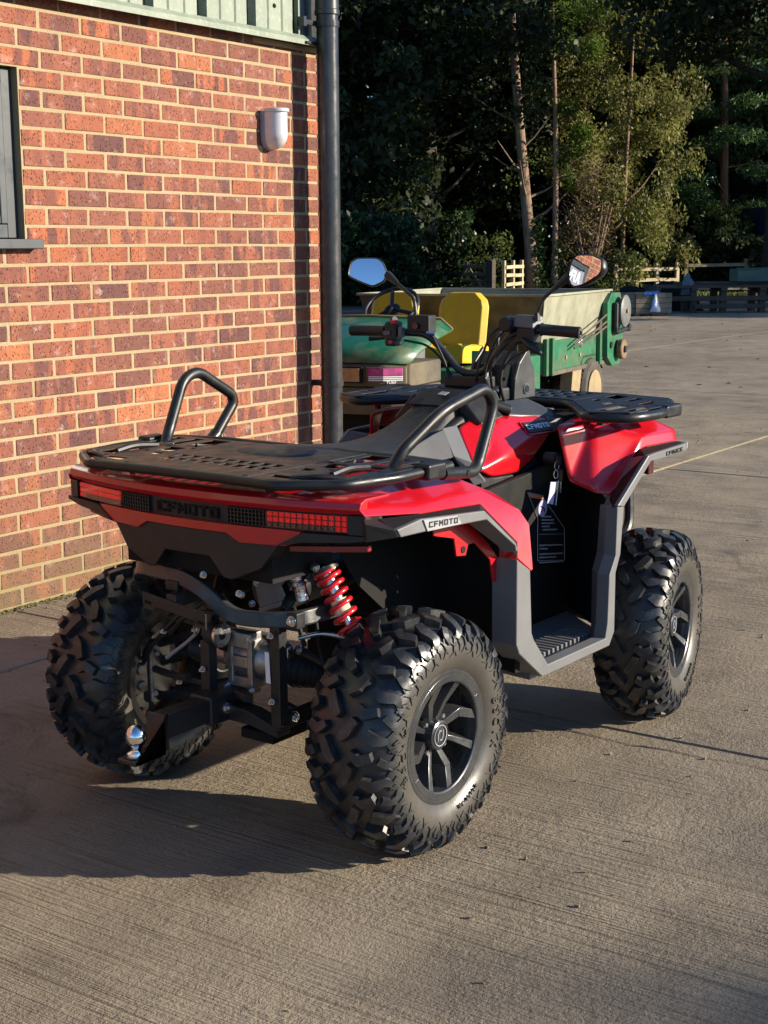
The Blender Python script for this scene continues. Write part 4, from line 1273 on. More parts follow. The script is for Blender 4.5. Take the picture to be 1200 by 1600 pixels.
for s in (-1, 1):
    hs = [(.10, .42, .40, .44), (.15, .55, .475, .505), (.60, .85, .25, .31), (.62, .82, .35, .38), (.55, .75, .43, .46), (.30, .42, .26, .29), (.30, .45, .33, .36)]
    if s < 0: hs = [(a, b, -d, -c) for a, b, c, d in hs]
    grid_plate([0, .25, .5, .75, 1], [s*.219, s*.26, s*.31, s*.36, s*.41, s*.46, s*.515], hs, w_f, zf+.0150).build("rack_wing", M['rack'], front, smooth=0, solid=.0035, bevel=.0012)
    MB().bb((1.20, min(s*.470, s*.535), zf-.019), (1.30, max(s*.470, s*.535), zf+.0185)).build("rack_clamp", M['rack'], front, smooth=0, bevel=.008, seg=3)
    MB().tube([(1.05, s*.40, .905), (1.05, s*.40, zf)], .013, 8).build("rack_foot", M['rack'], front)
    MB().tube([(1.32, s*.36, .900), (1.32, s*.36, zf)], .013, 8).build("rack_foot", M['rack'], front)

# ---------- handlebar, controls, mirrors
hb = fillet([(.898, .372, 1.161), (.915, .25, 1.161), (.932, .125, 1.157), (.948, .082, 1.112), (.962, .022, 1.040), (.968, -.055, 1.043), (.972, -.095, 1.10), (.978, -.148, 1.166), (.985, -.24, 1.176), (1.0, -.335, 1.170)], .035, 5)
bar = MB().tube(hb, .0115, 12).build("handlebar", M['steel_black'], quad, smooth=50)
def along(a, b, t): return Vector(a)*(1-t) + Vector(b)*t
def grip(a, b, name="grip"):
    P = [along(a, b, t) for t in (0, .04, .06, .5, .94, .97, 1)]
    MB().tube(P, [.0155, .0175, .0165, .0160, .0165, .0190, .0190], 16).build(name, M['rubber_part'], bar, smooth=50)
grip((.896, .384, 1.161), (.912, .262, 1.161)); grip((1.003, -.353, 1.169), (.986, -.236, 1.176))
MB().tube([(1.0035, -.3545, 1.169), (1.0028, -.350, 1.169)], .0115, 14).build("grip_end", M['zinc'], bar)
MB().tube([(1.0040, -.3575, 1.169), (1.0030, -.352, 1.169)], .0065, 12).build("grip_end_bore", M['liner'], bar)
# left switch block
sb = MB().box((.915, .236, 1.160), (.046, .044, .062), Matrix.Rotation(.12, 3, 'Z')).build("switch_block", M['black'], bar, smooth=0, bevel=.010, seg=3)
MB().box((.908, .232, 1.128), (.044, .038, .020)).build("switch_base", M['black'], bar, smooth=0, bevel=.007, seg=3)
MB().box((.900, .222, 1.190), (.022, .016, .012)).build("red_button", M['red_switch'], sb, smooth=0, bevel=.003)
MB().box((.888, .226, 1.130), (.010, .013, .011)).build("red_button", M['red_switch'], sb, smooth=0, bevel=.003)
MB().box((.889, .243, 1.157), (.006, .024, .014)).build("rocker_switch", M['grey_plastic'], sb, smooth=0, bevel=.002)
MB().box((.902, .197, 1.160), (.020, .014, .030)).build("rocker_switch", M['grey_plastic'], sb, smooth=0, bevel=.003)
MB().tube([(.930, .250, 1.192), (.925, .238, 1.197)], .011, 12).build("choke_knob", M['black'], sb, bevel=.002)
MB().box((.940, .150, 1.185), (.050, .075, .052), Matrix.Rotation(.12, 3, 'Z')).build("brake_reservoir", M['black'], bar, smooth=0, bevel=.005)
MB().lathe([(.010, .905), (.010, .914)], (0, .150, 1.180), 'x', 14).build("sight_glass", M['screen'], bar)
MB().tube([(.905, .108, 1.160), (.915, .085, 1.158)], .0065, 8).build("banjo_bolt", M['zinc'], bar)
MB().tube(fillet([(.935, .235, 1.150), (.955, .30, 1.140), (.945, .355, 1.134)], .04, 4), [.006]*6 + [.0075], 8).build("brake_lever", M['steel_black'], bar) if False else MB().tube([(.935, .235, 1.148), (.950, .275, 1.141), (.952, .320, 1.136), (.945, .350, 1.134)], [.0075, .0062, .0062, .0078], 8).build("brake_lever", M['steel_black'], bar, smooth=50)
MB().box((.985, -.195, 1.158), (.052, .060, .050)).build("throttle_housing", M['black'], bar, smooth=0, bevel=.009, seg=3)
MB().hexa([(.955, -.225, 1.178), (1.01, -.235, 1.178), (1.01, -.165, 1.182), (.955, -.155, 1.182), (.960, -.222, 1.216), (1.008, -.230, 1.214), (1.008, -.170, 1.216), (.960, -.160, 1.218)]).build("throttle_cover", M['grey_plastic'], bar, smooth=0, bevel=.006, seg=3)
MB().lathe([(.021, .942), (.024, .955), (.024, .985)], (0, -.138, 1.190), 'x', 18).build("throttle_boss", M['black'], bar, bevel=.003)
MB().tube([(.955, -.190, 1.150), (.948, -.215, 1.134), (.952, -.240, 1.120), (.958, -.252, 1.108)], [.006, .010, .011, .007], 8).build("thumb_throttle", M['steel_black'], bar, smooth=50)
MB().bb((.945, -.075, 1.000), (1.00, .075, 1.035)).build("bar_clamp", M['black'], bar, smooth=0, bevel=.006)
MB().bb((.93, -.09, .955), (1.06, .09, 1.000)).build("steering_shroud", M['black'], quad, smooth=0, bevel=.01)
for s_ in (-1, 1):
    MB().tube([(.972, s_*.045 - .015, 1.030), (.972, s_*.045 - .015, 1.060)], .007, 8).build("clamp_bolt", M['zinc'], bar)
# cables and hoses
for i, P in enumerate([[(.975, -.13, 1.175), (.955, -.105, 1.150), (.940, -.085, 1.09), (.955, -.06, 1.02), (1.0, -.05, .96)], [(.975, -.12, 1.185), (.94, -.095, 1.165), (.925, -.075, 1.10), (.94, -.04, 1.02), (1.0, -.02, .96)],
                       [(.965, -.16, 1.150), (.945, -.120, 1.12), (.935, -.095, 1.06), (.96, -.09, .98), (1.02, -.08, .94)], [(.975, -.165, 1.14), (.965, -.13, 1.09), (.955, -.115, 1.03), (.985, -.11, .97), (1.04, -.10, .93)],
                       [(.92, .20, 1.135), (.93, .13, 1.125), (.945, .10, 1.10), (.96, .05, 1.03), (1.0, .03, .96)], [(.93, .11, 1.160), (.93, .085, 1.12), (.935, .06, 1.07), (.955, .05, 1.0), (1.0, .05, .96)],
                       [(.965, -.235, 1.140), (.955, -.205, 1.115), (.955, -.150, 1.09), (.965, -.11, 1.04), (1.0, -.09, .97)]]):
    MB().tube(fillet(P, .05, 5), .0036 if i != 3 else .0055, 8).build("cable", M['rubber_part'], bar, smooth=50)

def mirror_unit(c, n, out, stem, shell_side):
    c = Vector(c); n = Vector(n).normalized()
    root = empty("mirror", c, 0, quad)
    # convex glass, a cap of a sphere of 1.25 m radius
    Rm = 1.15
    P = [Vector(p) for p in out]
    ctr = sum(P, Vector())/len(P)
    P = [p - n*p.dot(n) for p in P]; ctr = ctr - n*ctr.dot(n)
    # refine outline
    Q = []
    for i in range(len(P)):
        a, b, d = P[i-1], P[i], P[(i+1) % len(P)]
        for t in (.25, .75):
            e = b + (a-b)*.22; f_ = b + (d-b)*.22
        for t in (0, .5, 1):
            e = b + (a-b)*.22; f_ = b + (d-b)*.22
            Q.append(e*(1-t)**2 + b*2*t*(1-t) + f_*t*t)
    def dome(p, lift): return p + n*(lift - (p-ctr).length_squared/(2*Rm))
    rings = [[dome(ctr + (q-ctr)*s, .0022) for q in Q] for s in (.935, .8, .6, .4, .2, .05)]
    g = MB().loft(rings, cap=False); g.add([dome(ctr + (q-ctr)*.05, .0022) for q in Q], [tuple(range(len(Q)))])
    me = g.mesh("mirror_glass", 80)
    link_mesh("mirror_glass", me, M['mirror'], root)
    back = Vector((1, 0, 0)); back = -n
    sh = [[ctr + (q-ctr)*.94 + n*.0005 for q in Q], [ctr + (q-ctr)*.985 + n*.0040 for q in Q], [ctr + (q-ctr)*1.02 + n*.0015 for q in Q], [ctr + (q-ctr)*1.02 - n*.012 for q in Q], [ctr + (q-ctr)*.88 - n*.026 for q in Q], [ctr + (q-ctr)*.45 - n*.034 for q in Q]]
    MB().loft(sh).build("mirror_shell", M['black'], root, smooth=50)
    S_ = [Vector(p) - c for p in stem]
    MB().tube(fillet(S_, .02, 5), .0058, 10).build("mirror_stem", M['steel_black'], root, smooth=50)
    d = (S_[1]-S_[0]).normalized()
    MB().tube([S_[0]+d*-.004, S_[0]+d*.012, S_[0]+d*.05], [.0125, .012, .0075], 12).build("stem_boot", M['rubber_part'], root, smooth=50)
    MB().tube([S_[-1]+Vector((0, 0, .025)), S_[-1]], [.0075, .0105], 8).build("stem_nut", M['black'], root)
mirror_unit((0.9500, 0.3598, 1.3364), (-0.8502, -0.4876, 0.1985),
            [(-0.0324, 0.0519, -0.0113), (-0.0204, 0.0483, 0.0312), (-0.0086, 0.0324, 0.0426), (0.0228, -0.0225, 0.0423), (0.0294, -0.0395, 0.0287), (0.0307, -0.0553, -0.0042), (0.0207, -0.0479, -0.0291), (0.0014, -0.0206, -0.0444), (-0.0133, 0.0099, -0.0327)],
            [(.972, .297, 1.327), (.945, .180, 1.258), (.942, .172, 1.200), (.940, .172, 1.190)], 1)
mirror_unit((0.9700, -0.3828, 1.3443), (-0.9290, 0.3153, 0.1939),
            [(0.0178, 0.0703, -0.0289), (0.0252, 0.057, 0.0278), (0.0212, 0.0368, 0.0419), (0.0019, -0.0201, 0.0419), (-0.0144, -0.0608, 0.0298), (-0.022, -0.0674, 0.004), (-0.0217, -0.0558, -0.0133), (-0.009, -0.0017, -0.0401), (0.0025, 0.0368, -0.0478)],
            [(.995, -.316, 1.325), (.972, -.246, 1.262), (.968, -.232, 1.215), (.968, -.232, 1.20)], -1)

# ---------- rear running gear
def bolt(p, d, r=.009, parent=quad, m='zinc'):
    p = Vector(p); d = Vector(d).normalized()
    a = MB().tube([p, p+d*.003], r*1.35, 14); a.tube([p+d*.003, p+d*.010], r, 6); a.tube([p+d*.010, p+d*.016], r*.55, 10)
    a.build("bolt", M[m], parent, smooth=35)
bb = fillet([(.06, .285, .585), (-.130, .270, .605), (-.175, .215, .634), (-.205, .050, .637), (-.205, -.030, .612), (-.190, -.095, .556), (-.165, -.190, .556), (-.125, -.250, .560), (.03, -.262, .560)], .05, 6)
MB().tube(bb, 0, sq=(.013, .0185)).build("rear_guard_bar", M['guard'], quad, smooth=40, bevel=.005, seg=3)
MB().bb((-.150, -.262, .540), (-.118, -.232, .578)).build("guard_bracket", M['steel_black'], quad, smooth=0, bevel=.003)
bolt((-.148, -.247, .559), (-1, 0, 0), .0095)
pb = MB().prism([(-.262, .128, .602), (-.262, -.068, .578), (-.262, -.080, .574), (-.262, -.080, .536), (-.262, -.048, .540), (-.262, -.045, .553), (-.262, .082, .569), (-.262, .088, .556), (-.262, .124, .560)], (.004, 0, 0)).build("plate_bracket", M['steel_black'], quad, smooth=0, bevel=.001)
for yy, zz in ((.108, .5765), (-.064, .5515)):
    MB().box((-.2625, yy, zz), (.002, .020, .008), Matrix.Rotation(.12, 3, 'X')).build("bracket_slot", M['liner'], pb, smooth=0)
MB().bb((-.258, .02, .575), (-.18, .05, .605)).build("bracket_arm", M['steel_black'], quad, smooth=0, bevel=.002)
MB().bb((-.225, .045, .604), (-.205, .085, .628)).build("bracket_tab", M['steel_black'], quad, smooth=0, bevel=.003)
for p in ((-.19, .13, .664), (-.20, -.02, .650), (-.14, -.085, .598), (-.12, -.10, .575), (-.09, -.16, .478), (-.17, -.105, .61), (.02, -.22, .665), (-.06, -.22, .50), (-.03, .03, .44)):
    bolt(p, (-1, -.3, 0), .0065)
for yy in (.030, -.196):
    MB().bb((-.155, yy-.015, .292), (-.125, yy+.015, .556 if yy < 0 else .470)).build("frame_post", M['steel_black'], quad, smooth=0, bevel=.003)
MB().bb((-.150, -.205, .282), (.04, -.180, .318)).build("frame_rail", M['steel_black'], quad, smooth=0, bevel=.003)
MB().bb((-.150, .022, .292), (.04, .048, .326)).build("frame_rail", M['steel_black'], quad, smooth=0, bevel=.003)
MB().prism([(-.145, .045, .302), (-.145, -.02, .318), (-.145, -.10, .312), (-.145, -.19, .285), (-.145, -.19, .262), (-.145, -.10, .278), (-.145, .045, .278)], (.05, 0, 0)).build("cross_member", M['steel_black'], quad, smooth=0, bevel=.003)
MB().bb((-.13, -.165, .236), (.0, -.06, .262)).build("skid_plate", M['liner'], quad, smooth=0, bevel=.004)
bolt((-.095, -.200, .305), (-.3, -1, 0), .011)
# hitch receiver, draw bar and tow ball
MB().bb((-.205, -.036, .276), (-.05, .036, .348)).build("hitch_receiver", M['steel_black'], quad, smooth=0, bevel=.006)
bolt((-.150, -.0355, .312), (0, -1, 0), .012)
MB().bb((-.345, -.0285, .284), (-.15, .0285, .340)).build("draw_bar", M['steel_black'], quad, smooth=0, bevel=.005)
MB().prism([(-.352, -.030, .344), (-.346, -.030, .344), (-.346, -.030, .262), (-.452, -.030, .258), (-.452, -.030, .247), (-.352, -.030, .249)], (0, .060, 0)).build("ball_mount", M['steel_black'], quad, smooth=0, bevel=.004)
MB().prism([(-.3525, -.027, .343), (-.3525, .027, .343), (-.372, .027, .262), (-.372, -.027, .262)], (.003, 0, .001)).build("ball_mount_web", M['steel_black'], quad, smooth=0)
tb = MB().lathe([(.001, .334), (.010, .3325), (.0185, .326), (.0236, .315), (.025, .306), (.0235, .297), (.019, .289), (.0125, .283), (.0115, .277), (.0125, .273), (.0225, .268), (.0235, .264), (.0235, .2605), (.010, .2600)], (-.418, 0, 0), 'z', 40)
tb.build("tow_ball", M['chrome'], quad, smooth=40)
MB().lathe([(.0285, .2600), (.0285, .2545)], (-.418, 0, 0), 'z', 28).build("ball_washer", M['steel_black'], quad)
MB().lathe([(.0175, .2465), (.0175, .232)], (-.418, 0, 0), 'z', 6).build("ball_nut", M['zinc'], quad)
MB().lathe([(.0105, .232), (.0105, .220)], (-.418, 0, 0), 'z', 16).build("ball_shank", M['zinc'], quad)
# differential and drive
df = MB().lathe([(.032, -.085), (.050, -.070), (.058, -.045), (.062, -.015), (.062, .015), (.056, .05), (.040, .075), (.032, .085)], (-.035, -.035, .415), 'y', 20)
df.box((-.080, -.035, .470), (.05, .070, .040)); df.box((-.075, -.035, .362), (.045, .080, .028)); df.box((-.094, -.068, .415), (.016, .018, .115)); df.box((-.094, -.005, .415), (.016, .018, .115)); df.box((-.096, -.035, .415), (.012, .05, .03))
df.build("differential", M['cast'], quad, smooth=30, bevel=.004)
MB().sphere((-.140, .010, .488), .031, 20, (1, 1, .95)).build("vent_canister", M['rubber_part'], quad, smooth=60)
MB().lathe([(.0300, -.018), (.0300, -.010)], (-.140, 0, .488), 'y', 24).build("canister_band", M['zinc'], quad)
MB().lathe([(.028, -.005), (.033, .02), (.030, .045)], (-.07, 0, .455), 'y', 20).build("filter_cup", M['rubber_part'], quad)
MB().tube([(-.12, .088, .472), (-.115, .13, .440), (-.11, .205, .388)], [.0045, .0045, .0055], 8).build("breather_hose", M['badge_grey'], quad, smooth=50)
for s in (-1, 1):
    bt = MB()
    prof = []
    for k in range(13):
        y = .115 + .0095*k
        r = (.046 - .0017*k) + (.0045 if k % 2 else -.0035)
        prof.append((r, s*y))
    bt.lathe(prof, (.012, 0, .385 - .0), 'y', 22)
    bt.build("axle_boot", M['rubber_part'], quad, smooth=60)
    MB().lathe([(.0485, s*.118), (.0485, s*.126)], (.012, 0, .385), 'y', 24).build("boot_clip", M['zinc'], quad)
    MB().tube([(.012, s*.225, .382), (.015, s*.40, .300)], .0125, 10).build("drive_shaft", M['steel_black'], quad)
    MB().tube([(-.02, s*.09, .300), (-.01, s*.25, .255), (.0, s*.375, .228)], .0135, 10).build("lower_arm", M['steel_black'], quad)
    MB().tube([(.16, s*.09, .300), (.09, s*.25, .255), (.03, s*.375, .228)], .0135, 10).build("lower_arm", M['steel_black'], quad)
    MB().tube([(-.02, s*.165, .445), (.0, s*.27, .405), (.01, s*.38, .365)], .0115, 10).build("upper_arm", M['steel_black'], quad)
    MB().tube([(.14, s*.165, .445), (.08, s*.27, .405), (.02, s*.38, .365)], .0115, 10).build("upper_arm", M['steel_black'], quad)
    MB().bb((-.03, min(s*.345, s*.385), .215), (.05, max(s*.345, s*.385), .385)).build("hub_carrier", M['cast'], quad, smooth=0, bevel=.01)
    cl = MB().box((-.06, s*.375, .30), (.055, .04, .095)); cl.lathe([(.017, s*.345), (.017, s*.357)], (-.06, 0, .32), 'y', 14); cl.lathe([(.014, s*.345), (.014, s*.357)], (-.06, 0, .275), 'y', 14)
    cl.build("brake_caliper", M['cast'], quad, smooth=30, bevel=.005)
    MB().tube(fillet([(-.06, s*.35, .33), (-.07, s*.31, .39), (-.04, s*.24, .45), (.02, s*.18, .52)], .05, 4), .0045, 8).build("brake_hose", M['rubber_part'], quad)
    for q in ((-.035, s*.17, .452), (-.035, s*.10, .305)):
        bolt(q, (-1, 0, 0), .0085)
    # coil-over shock
    fx = 0 if s < 0 else .10
    T0 = Vector((-.035+fx, s*.252, .668)); T1 = Vector((-.020+fx*.6, s*.372, .432))
    ax = (T1-T0); Ls = ax.length; ax.normalize()
    u = ax.cross(Vector((1, 0, 0))).normalized(); w = ax.cross(u)
    sh = MB().tube([T0, T0+ax*.10], .014, 14); sh.tube([T0+ax*.10, T1], .0085, 12)
    sho = sh.build("shock_absorber", M['zinc'], quad, smooth=40)
    MB().tube([T0+ax*.085, T0+ax*.118], .0205, 16).build("bump_stop", simple("cream_bump_stop", (.62, .52, .34), .6), sho, smooth=40)
    coil = []
    turns = 8.6; nn = int(turns*20)
    for k in range(nn+1):
        f = k/nn
        fz = f**1.25
        a = 2*math.pi*turns*f
        rr = .0275
        coil.append(T0 + ax*(.012 + fz*(Ls-.05)) + (u*math.cos(a) + w*math.sin(a))*rr)
    MB().tube(coil, .0060, 10).build("coil_spring", M['spring'], sho, smooth=60)
    MB().tube([T0+ax*.002, T0+ax*.012], .033, 20).build("spring_seat", M['steel_black'], sho)
    MB().tube([T1-ax*.040, T1-ax*.030], .033, 20).build("spring_seat", M['steel_black'], sho)
    bolt(T0 + Vector((-.03, 0, .005)), (-1, 0, 0), .009, sho)
# exhaust silencer with grey shield and foil sleeved pipe
MB().tube([(-.07, -.115, .600), (.22, -.10, .610)], .060, 24).build("silencer", M['steel_black'], quad, smooth=40, bevel=.004)
MB().prism([(-.095, -.085, .612), (-.095, -.120, .648), (-.095, -.135, .636), (-.095, -.150, .648), (-.095, -.175, .645), (-.095, -.178, .632), (-.095, -.168, .622), (-.095, -.180, .600), (-.095, -.172, .585), (-.095, -.100, .558)], (.006, 0, 0)).build("heat_shield", M['grey_shield'], quad, smooth=0, bevel=.002)
MB().prism([(-.1005, -.100, .560), (-.1005, -.172, .587), (-.1005, -.176, .575), (-.1005, -.104, .548)], (.02, 0, 0)).build("heat_shield_lip", M['grey_shield'], quad, smooth=0, bevel=.002)
hp = fillet([(-.085, -.088, .615), (-.090, -.105, .655), (-.088, -.135, .678), (-.080, -.175, .672), (-.075, -.205, .640), (-.070, -.215, .590)], .03, 5)
hose = MB()
rad = [.0145 + (.003 if k % 2 else 0) for k in range(len(hp))]
hose.tube(hp, rad, 12); hose.build("foil_sleeve", M['foil'], quad, smooth=25)
MB().lathe([(.022, -.115), (.024, -.10)], (0, -.145, .686), 'x', 18).build("tail_pipe", M['steel_black'], quad)
lab = MB().prism([(-.158, -.168, .475), (-.158, -.181, .475), (-.159, -.186, .40), (-.159, -.172, .40)], (.0006, 0, 0)).build("white_tag", M['white_print'], quad, smooth=0)
text_mesh("tag_print", "- - - - -", .008, .0002, M['silver_print'], lab, frame((-.1595, -.177, .438), (0, .1, -1), (0, -1, 0)), 1, 0)
# further tubes, links and hoses that crowd the space behind the axle
for P, r_, nm, mm in [([(-.06, .05, .50), (-.02, .16, .53), (.06, .24, .56)], .012, "frame_tube", 'steel_black'), ([(-.13, .03, .46), (-.02, .10, .60), (.10, .12, .70)], .013, "frame_tube", 'steel_black'), ([(-.13, -.19, .55), (-.02, -.17, .62), (.12, -.15, .70)], .013, "frame_tube", 'steel_black'),
                      ([(-.09, -.215, .500), (-.05, -.255, .512), (-.02, -.30, .500)], .0055, "link_rod", 'zinc'), ([(-.14, .10, .36), (-.10, .20, .34), (-.06, .30, .33)], .010, "anti_roll_bar", 'steel_black'), ([(-.15, -.10, .345), (-.10, .0, .335), (-.10, .14, .34)], .009, "anti_roll_bar", 'steel_black'),
                      ([(-.08, .18, .50), (-.10, .24, .44), (-.08, .30, .38), (-.06, .34, .34)], .0048, "brake_line", 'rubber_part'), ([(-.10, -.03, .52), (-.13, .06, .54), (-.12, .14, .50), (-.08, .22, .44)], .0055, "wiring_loom", 'rubber_part'), ([(-.05, -.20, .47), (-.03, -.16, .53), (.02, -.10, .56)], .0065, "wiring_loom", 'rubber_part')]:
    MB().tube(fillet(P, .05, 4), r_, 8).build(nm, M[mm], quad, smooth=50)
MB().bb((-.02, .05, .55), (.16, .22, .66)).build("air_box", M['liner'], quad, smooth=0, bevel=.012)
MB().lathe([(.030, .06), (.030, .12), (.022, .13)], (-.02, 0, .40), 'y', 18).build("output_flange", M['cast'], quad, smooth=30)
MB().lathe([(.024, .0), (.024, .02)], (-.085, -.155, .455), 'x', 18).build("bearing_cap", M['zinc'], quad)
for p in ((-.16, .03, .40), (-.16, .03, .34), (-.165, -.196, .52), (-.165, -.196, .36), (-.10, .085, .44), (-.10, -.075, .35), (-.10, .005, .35), (-.10, -.075, .48), (-.05, .30, .37), (-.05, .31, .26), (-.09, .18, .325), (-.09, .23, .45)):
    bolt(p, (-1, -.2, 0), .0055)
# wheel arch liners
two(lambda: MB().add([(.10, -.245, .60), (.43, -.245, .34), (.43, -.245, .86), (-.10, -.245, .86), (.43, -.50, .34), (.425, -.50, .68), (.12, -.47, .80), (-.14, -.46, .81)], [(0, 1, 2, 3), (1, 4, 5, 2), (2, 5, 6), (2, 6, 7, 3)]), "arch_liner", M['liner'], smooth=0, solid=.004)
two(lambda: MB().add([(.90, -.25, .34), (1.38, -.25, .34), (1.38, -.25, .83), (1.0, -.25, .80), (1.03, -.455, .690), (1.19, -.45, .795), (1.38, -.44, .79)], [(0, 1, 2, 3), (3, 4, 5, 2), (2, 5, 6)]), "arch_liner", M['liner'], smooth=0, solid=.004)
MB().bb((.30, -.24, .46), (.50, .24, .66)).build("engine", M['liner'], quad, smooth=0, bevel=.01)
MB().bb((.46, -.22, .255), (1.15, .22, .46)).build("belly_frame", M['liner'], quad, smooth=0, bevel=.01)
for s in (-1, 1):
    MB().tube([(1.26, s*.10, .30), (1.272, s*.38, .25)], .0135, 10).build("lower_arm", M['steel_black'], quad)
    MB().tube([(1.26, s*.14, .44), (1.272, s*.38, .36)], .0115, 10).build("upper_arm", M['steel_black'], quad)
    MB().tube([(1.22, s*.20, .70), (1.25, s*.34, .30)], .024, 12).build("front_shock", M['spring'], quad)

# ---------- ignition keys hanging from the switch
RQ = Matrix.Translation(QO) @ Matrix.Rotation(QYAW, 4, 'Z')
def W(p): return RQ @ Vector(p)
MB().lathe([(.017, -.30), (.019, -.285), (.019, -.262)], (.975, 0, .808), 'y', 18).build("ignition_switch", M['rubber_part'], quad, bevel=.002)
kb = empty("key_ring", W((.955, -.315, .806)), QYAW)
tag(kb, "bunch of keys with a lilac card tag hanging from the ignition of the quad bike", "keys")
def ringmb(c, r, ax):
    P = []
    for k in range(17):
        a = 2*math.pi*k/16
        P.append(Vector(c) + (Vector((math.cos(a), 0, math.sin(a))) if ax == 'y' else Vector((0, math.cos(a), math.sin(a))))*r)
    return MB().tube(P, .0012, 6)
MB().bb((-.006, -.004, -.014), (.014, .004, .012)).build("key_head", M['rubber_part'], kb, smooth=0, bevel=.003)
ringmb((-.010, -.002, -.012), .013, 'y').build("ring", M['zinc'], kb)
ringmb((-.022, -.006, -.035), .012, 'y').build("ring", M['zinc'], kb)
MB().bb((-.010, -.010, -.060), (.014, -.003, -.024)).build("key_head", M['rubber_part'], kb, smooth=0, bevel=.004)
MB().prism([(.000, -.008, -.060), (.008, -.008, -.060), (.008, -.008, -.086), (.004, -.008, -.092), (.001, -.008, -.084)], (0, .002, 0)).build("key_blade", M['zinc'], kb, smooth=0)
MB().prism([(-.060, -.012, -.052), (-.030, -.012, -.056), (-.048, -.014, -.118), (-.082, -.014, -.110), (-.070, -.013, -.085)], (0, .0012, 0)).build("card_tag", M['lilac_paper'], kb, smooth=0)
MB().prism([(-.029, -.013, -.053), (-.021, -.013, -.055), (-.040, -.016, -.120), (-.047, -.016, -.117)], (0, .001, 0)).build("tag_edge", M['black'], kb, smooth=0)
MB().prism([(-.0195, -.0135, -.0535), (-.017, -.0135, -.0545), (-.036, -.0165, -.122), (-.0385, -.0165, -.121)], (0, .001, 0)).build("tag_edge", M['white_print'], kb, smooth=0)
# ------------------------------------------------------------------ green utility vehicle
UYAW = math.radians(8.0)
utv = empty("utility_vehicle", (5.57, .79, 0), UYAW)
tag(utv, "dirty green utility vehicle with yellow seats and a spreader hopper, parked behind the quad", "utility vehicle")
def dirty_green():
    t = NT("dirty_green_paint")
    d = t.ramp(t.noise(3.2, 7, .65), [(.50, 0.0), (.74, .7)])
    col = t.mix(d, (.006, .110, .048), (.23, .19, .115))
    col = t.mix(t.ramp(t.noise(22, 5, .7), [(.55, 0.0), (.7, .5)]), col, (.10, .09, .055))
    t.set(base=col, rough=t.ramp(d, [(0, .32), (1, .8)]), coat=.25)
    return t.m
M['ugreen'] = dirty_green()
M['ugreen2'] = simple("green_panel_paint", (.010, .130, .058), .45, var=.25, vs=6, dirt=(.12, .10, .06), dirt_amt=.75, dscale=5)
M['ucream'] = simple("cream_hopper_paint", (.29, .295, .215), .6, var=.16, vs=5, dirt=(.15, .13, .08), dirt_amt=.7, dscale=3.5)
M['ubrown'] = simple("shaded_dirty_hopper", (.115, .093, .055), .75, var=.3, vs=4, dirt=(.24, .19, .11), dirt_amt=.6)  # shade of the hopper front is put into this brown, under random dirt
M['uyellow'] = simple("yellow_seat_vinyl", (.60, .41, .016), .5, var=.12, vs=5, dirt=(.30, .21, .06), dirt_amt=.55, dscale=5, bump=.15, bs=80)
M['udirt'] = simple("mud_caked_plastic", (.085, .072, .052), .85, var=.35, vs=6, bump=.4, bs=40, bd=.004, dirt=(.17, .132, .078), dirt_amt=.6, dscale=2.5)
M['utan'] = simple("tan_wheel_mud", (.27, .20, .11), .8, var=.2, vs=9)
M['utyre'] = simple("dusty_turf_tyre", (.060, .052, .042), .85, var=.35, vs=9)
M['pink'] = simple("magenta_sticker", (.55, .05, .26), .55, var=.45, vs=22, dirt=(.20, .13, .12), dirt_amt=.7, dscale=18)
M['uamber'] = simple("dirty_lamp_lens", (.42, .25, .11), .35, var=.3, vs=9)
M['black_box'] = M['liner']
def ub(lo, hi, name, m, bev=.006, p=utv): return MB().bb(lo, hi).build(name, m, p, smooth=0, bevel=bev)
# hopper
hz0, hz1 = .72, 1.045
def wallq(P, t, name, m):
    P = [Vector(p) for p in P]
    n = (P[1]-P[0]).cross(P[3]-P[0]).normalized()*t
    return MB().hexa(P + [p + n for p in P]).build(name, m, utv, smooth=0, bevel=.004)
wallq([(.14, .06, .62), (1.42, .06, .62), (1.56, -.03, hz1), (-.02, -.03, hz1)], -.012, "hopper_side", M['ucream'])
wallq([(.14, 1.44, .62), (.14, .06, .62), (-.02, -.03, hz1), (-.02, 1.53, hz1)], -.012, "hopper_front", M['ubrown'])
wallq([(1.42, .06, .62), (1.42, 1.44, .62), (1.56, 1.53, hz1), (1.56, -.03, hz1)], -.012, "hopper_rear", M['ucream'])
wallq([(1.42, 1.44, .62), (.14, 1.44, .62), (-.02, 1.53, hz1), (1.56, 1.53, hz1)], -.012, "hopper_side", M['ucream'])
ub((.14, .06, .60), (1.42, 1.44, .63), "hopper_floor", M['ubrown'])
for lo, hi in (((-.035, -.045, hz1), (1.575, -.015, hz1+.018)), ((-.035, 1.515, hz1), (1.575, 1.545, hz1+.018)), ((-.035, -.015, hz1), (-.005, 1.515, hz1+.018)), ((1.545, -.015, hz1), (1.575, 1.515, hz1+.018))):
    ub(lo, hi, "hopper_rim", M['ucream'], .003)
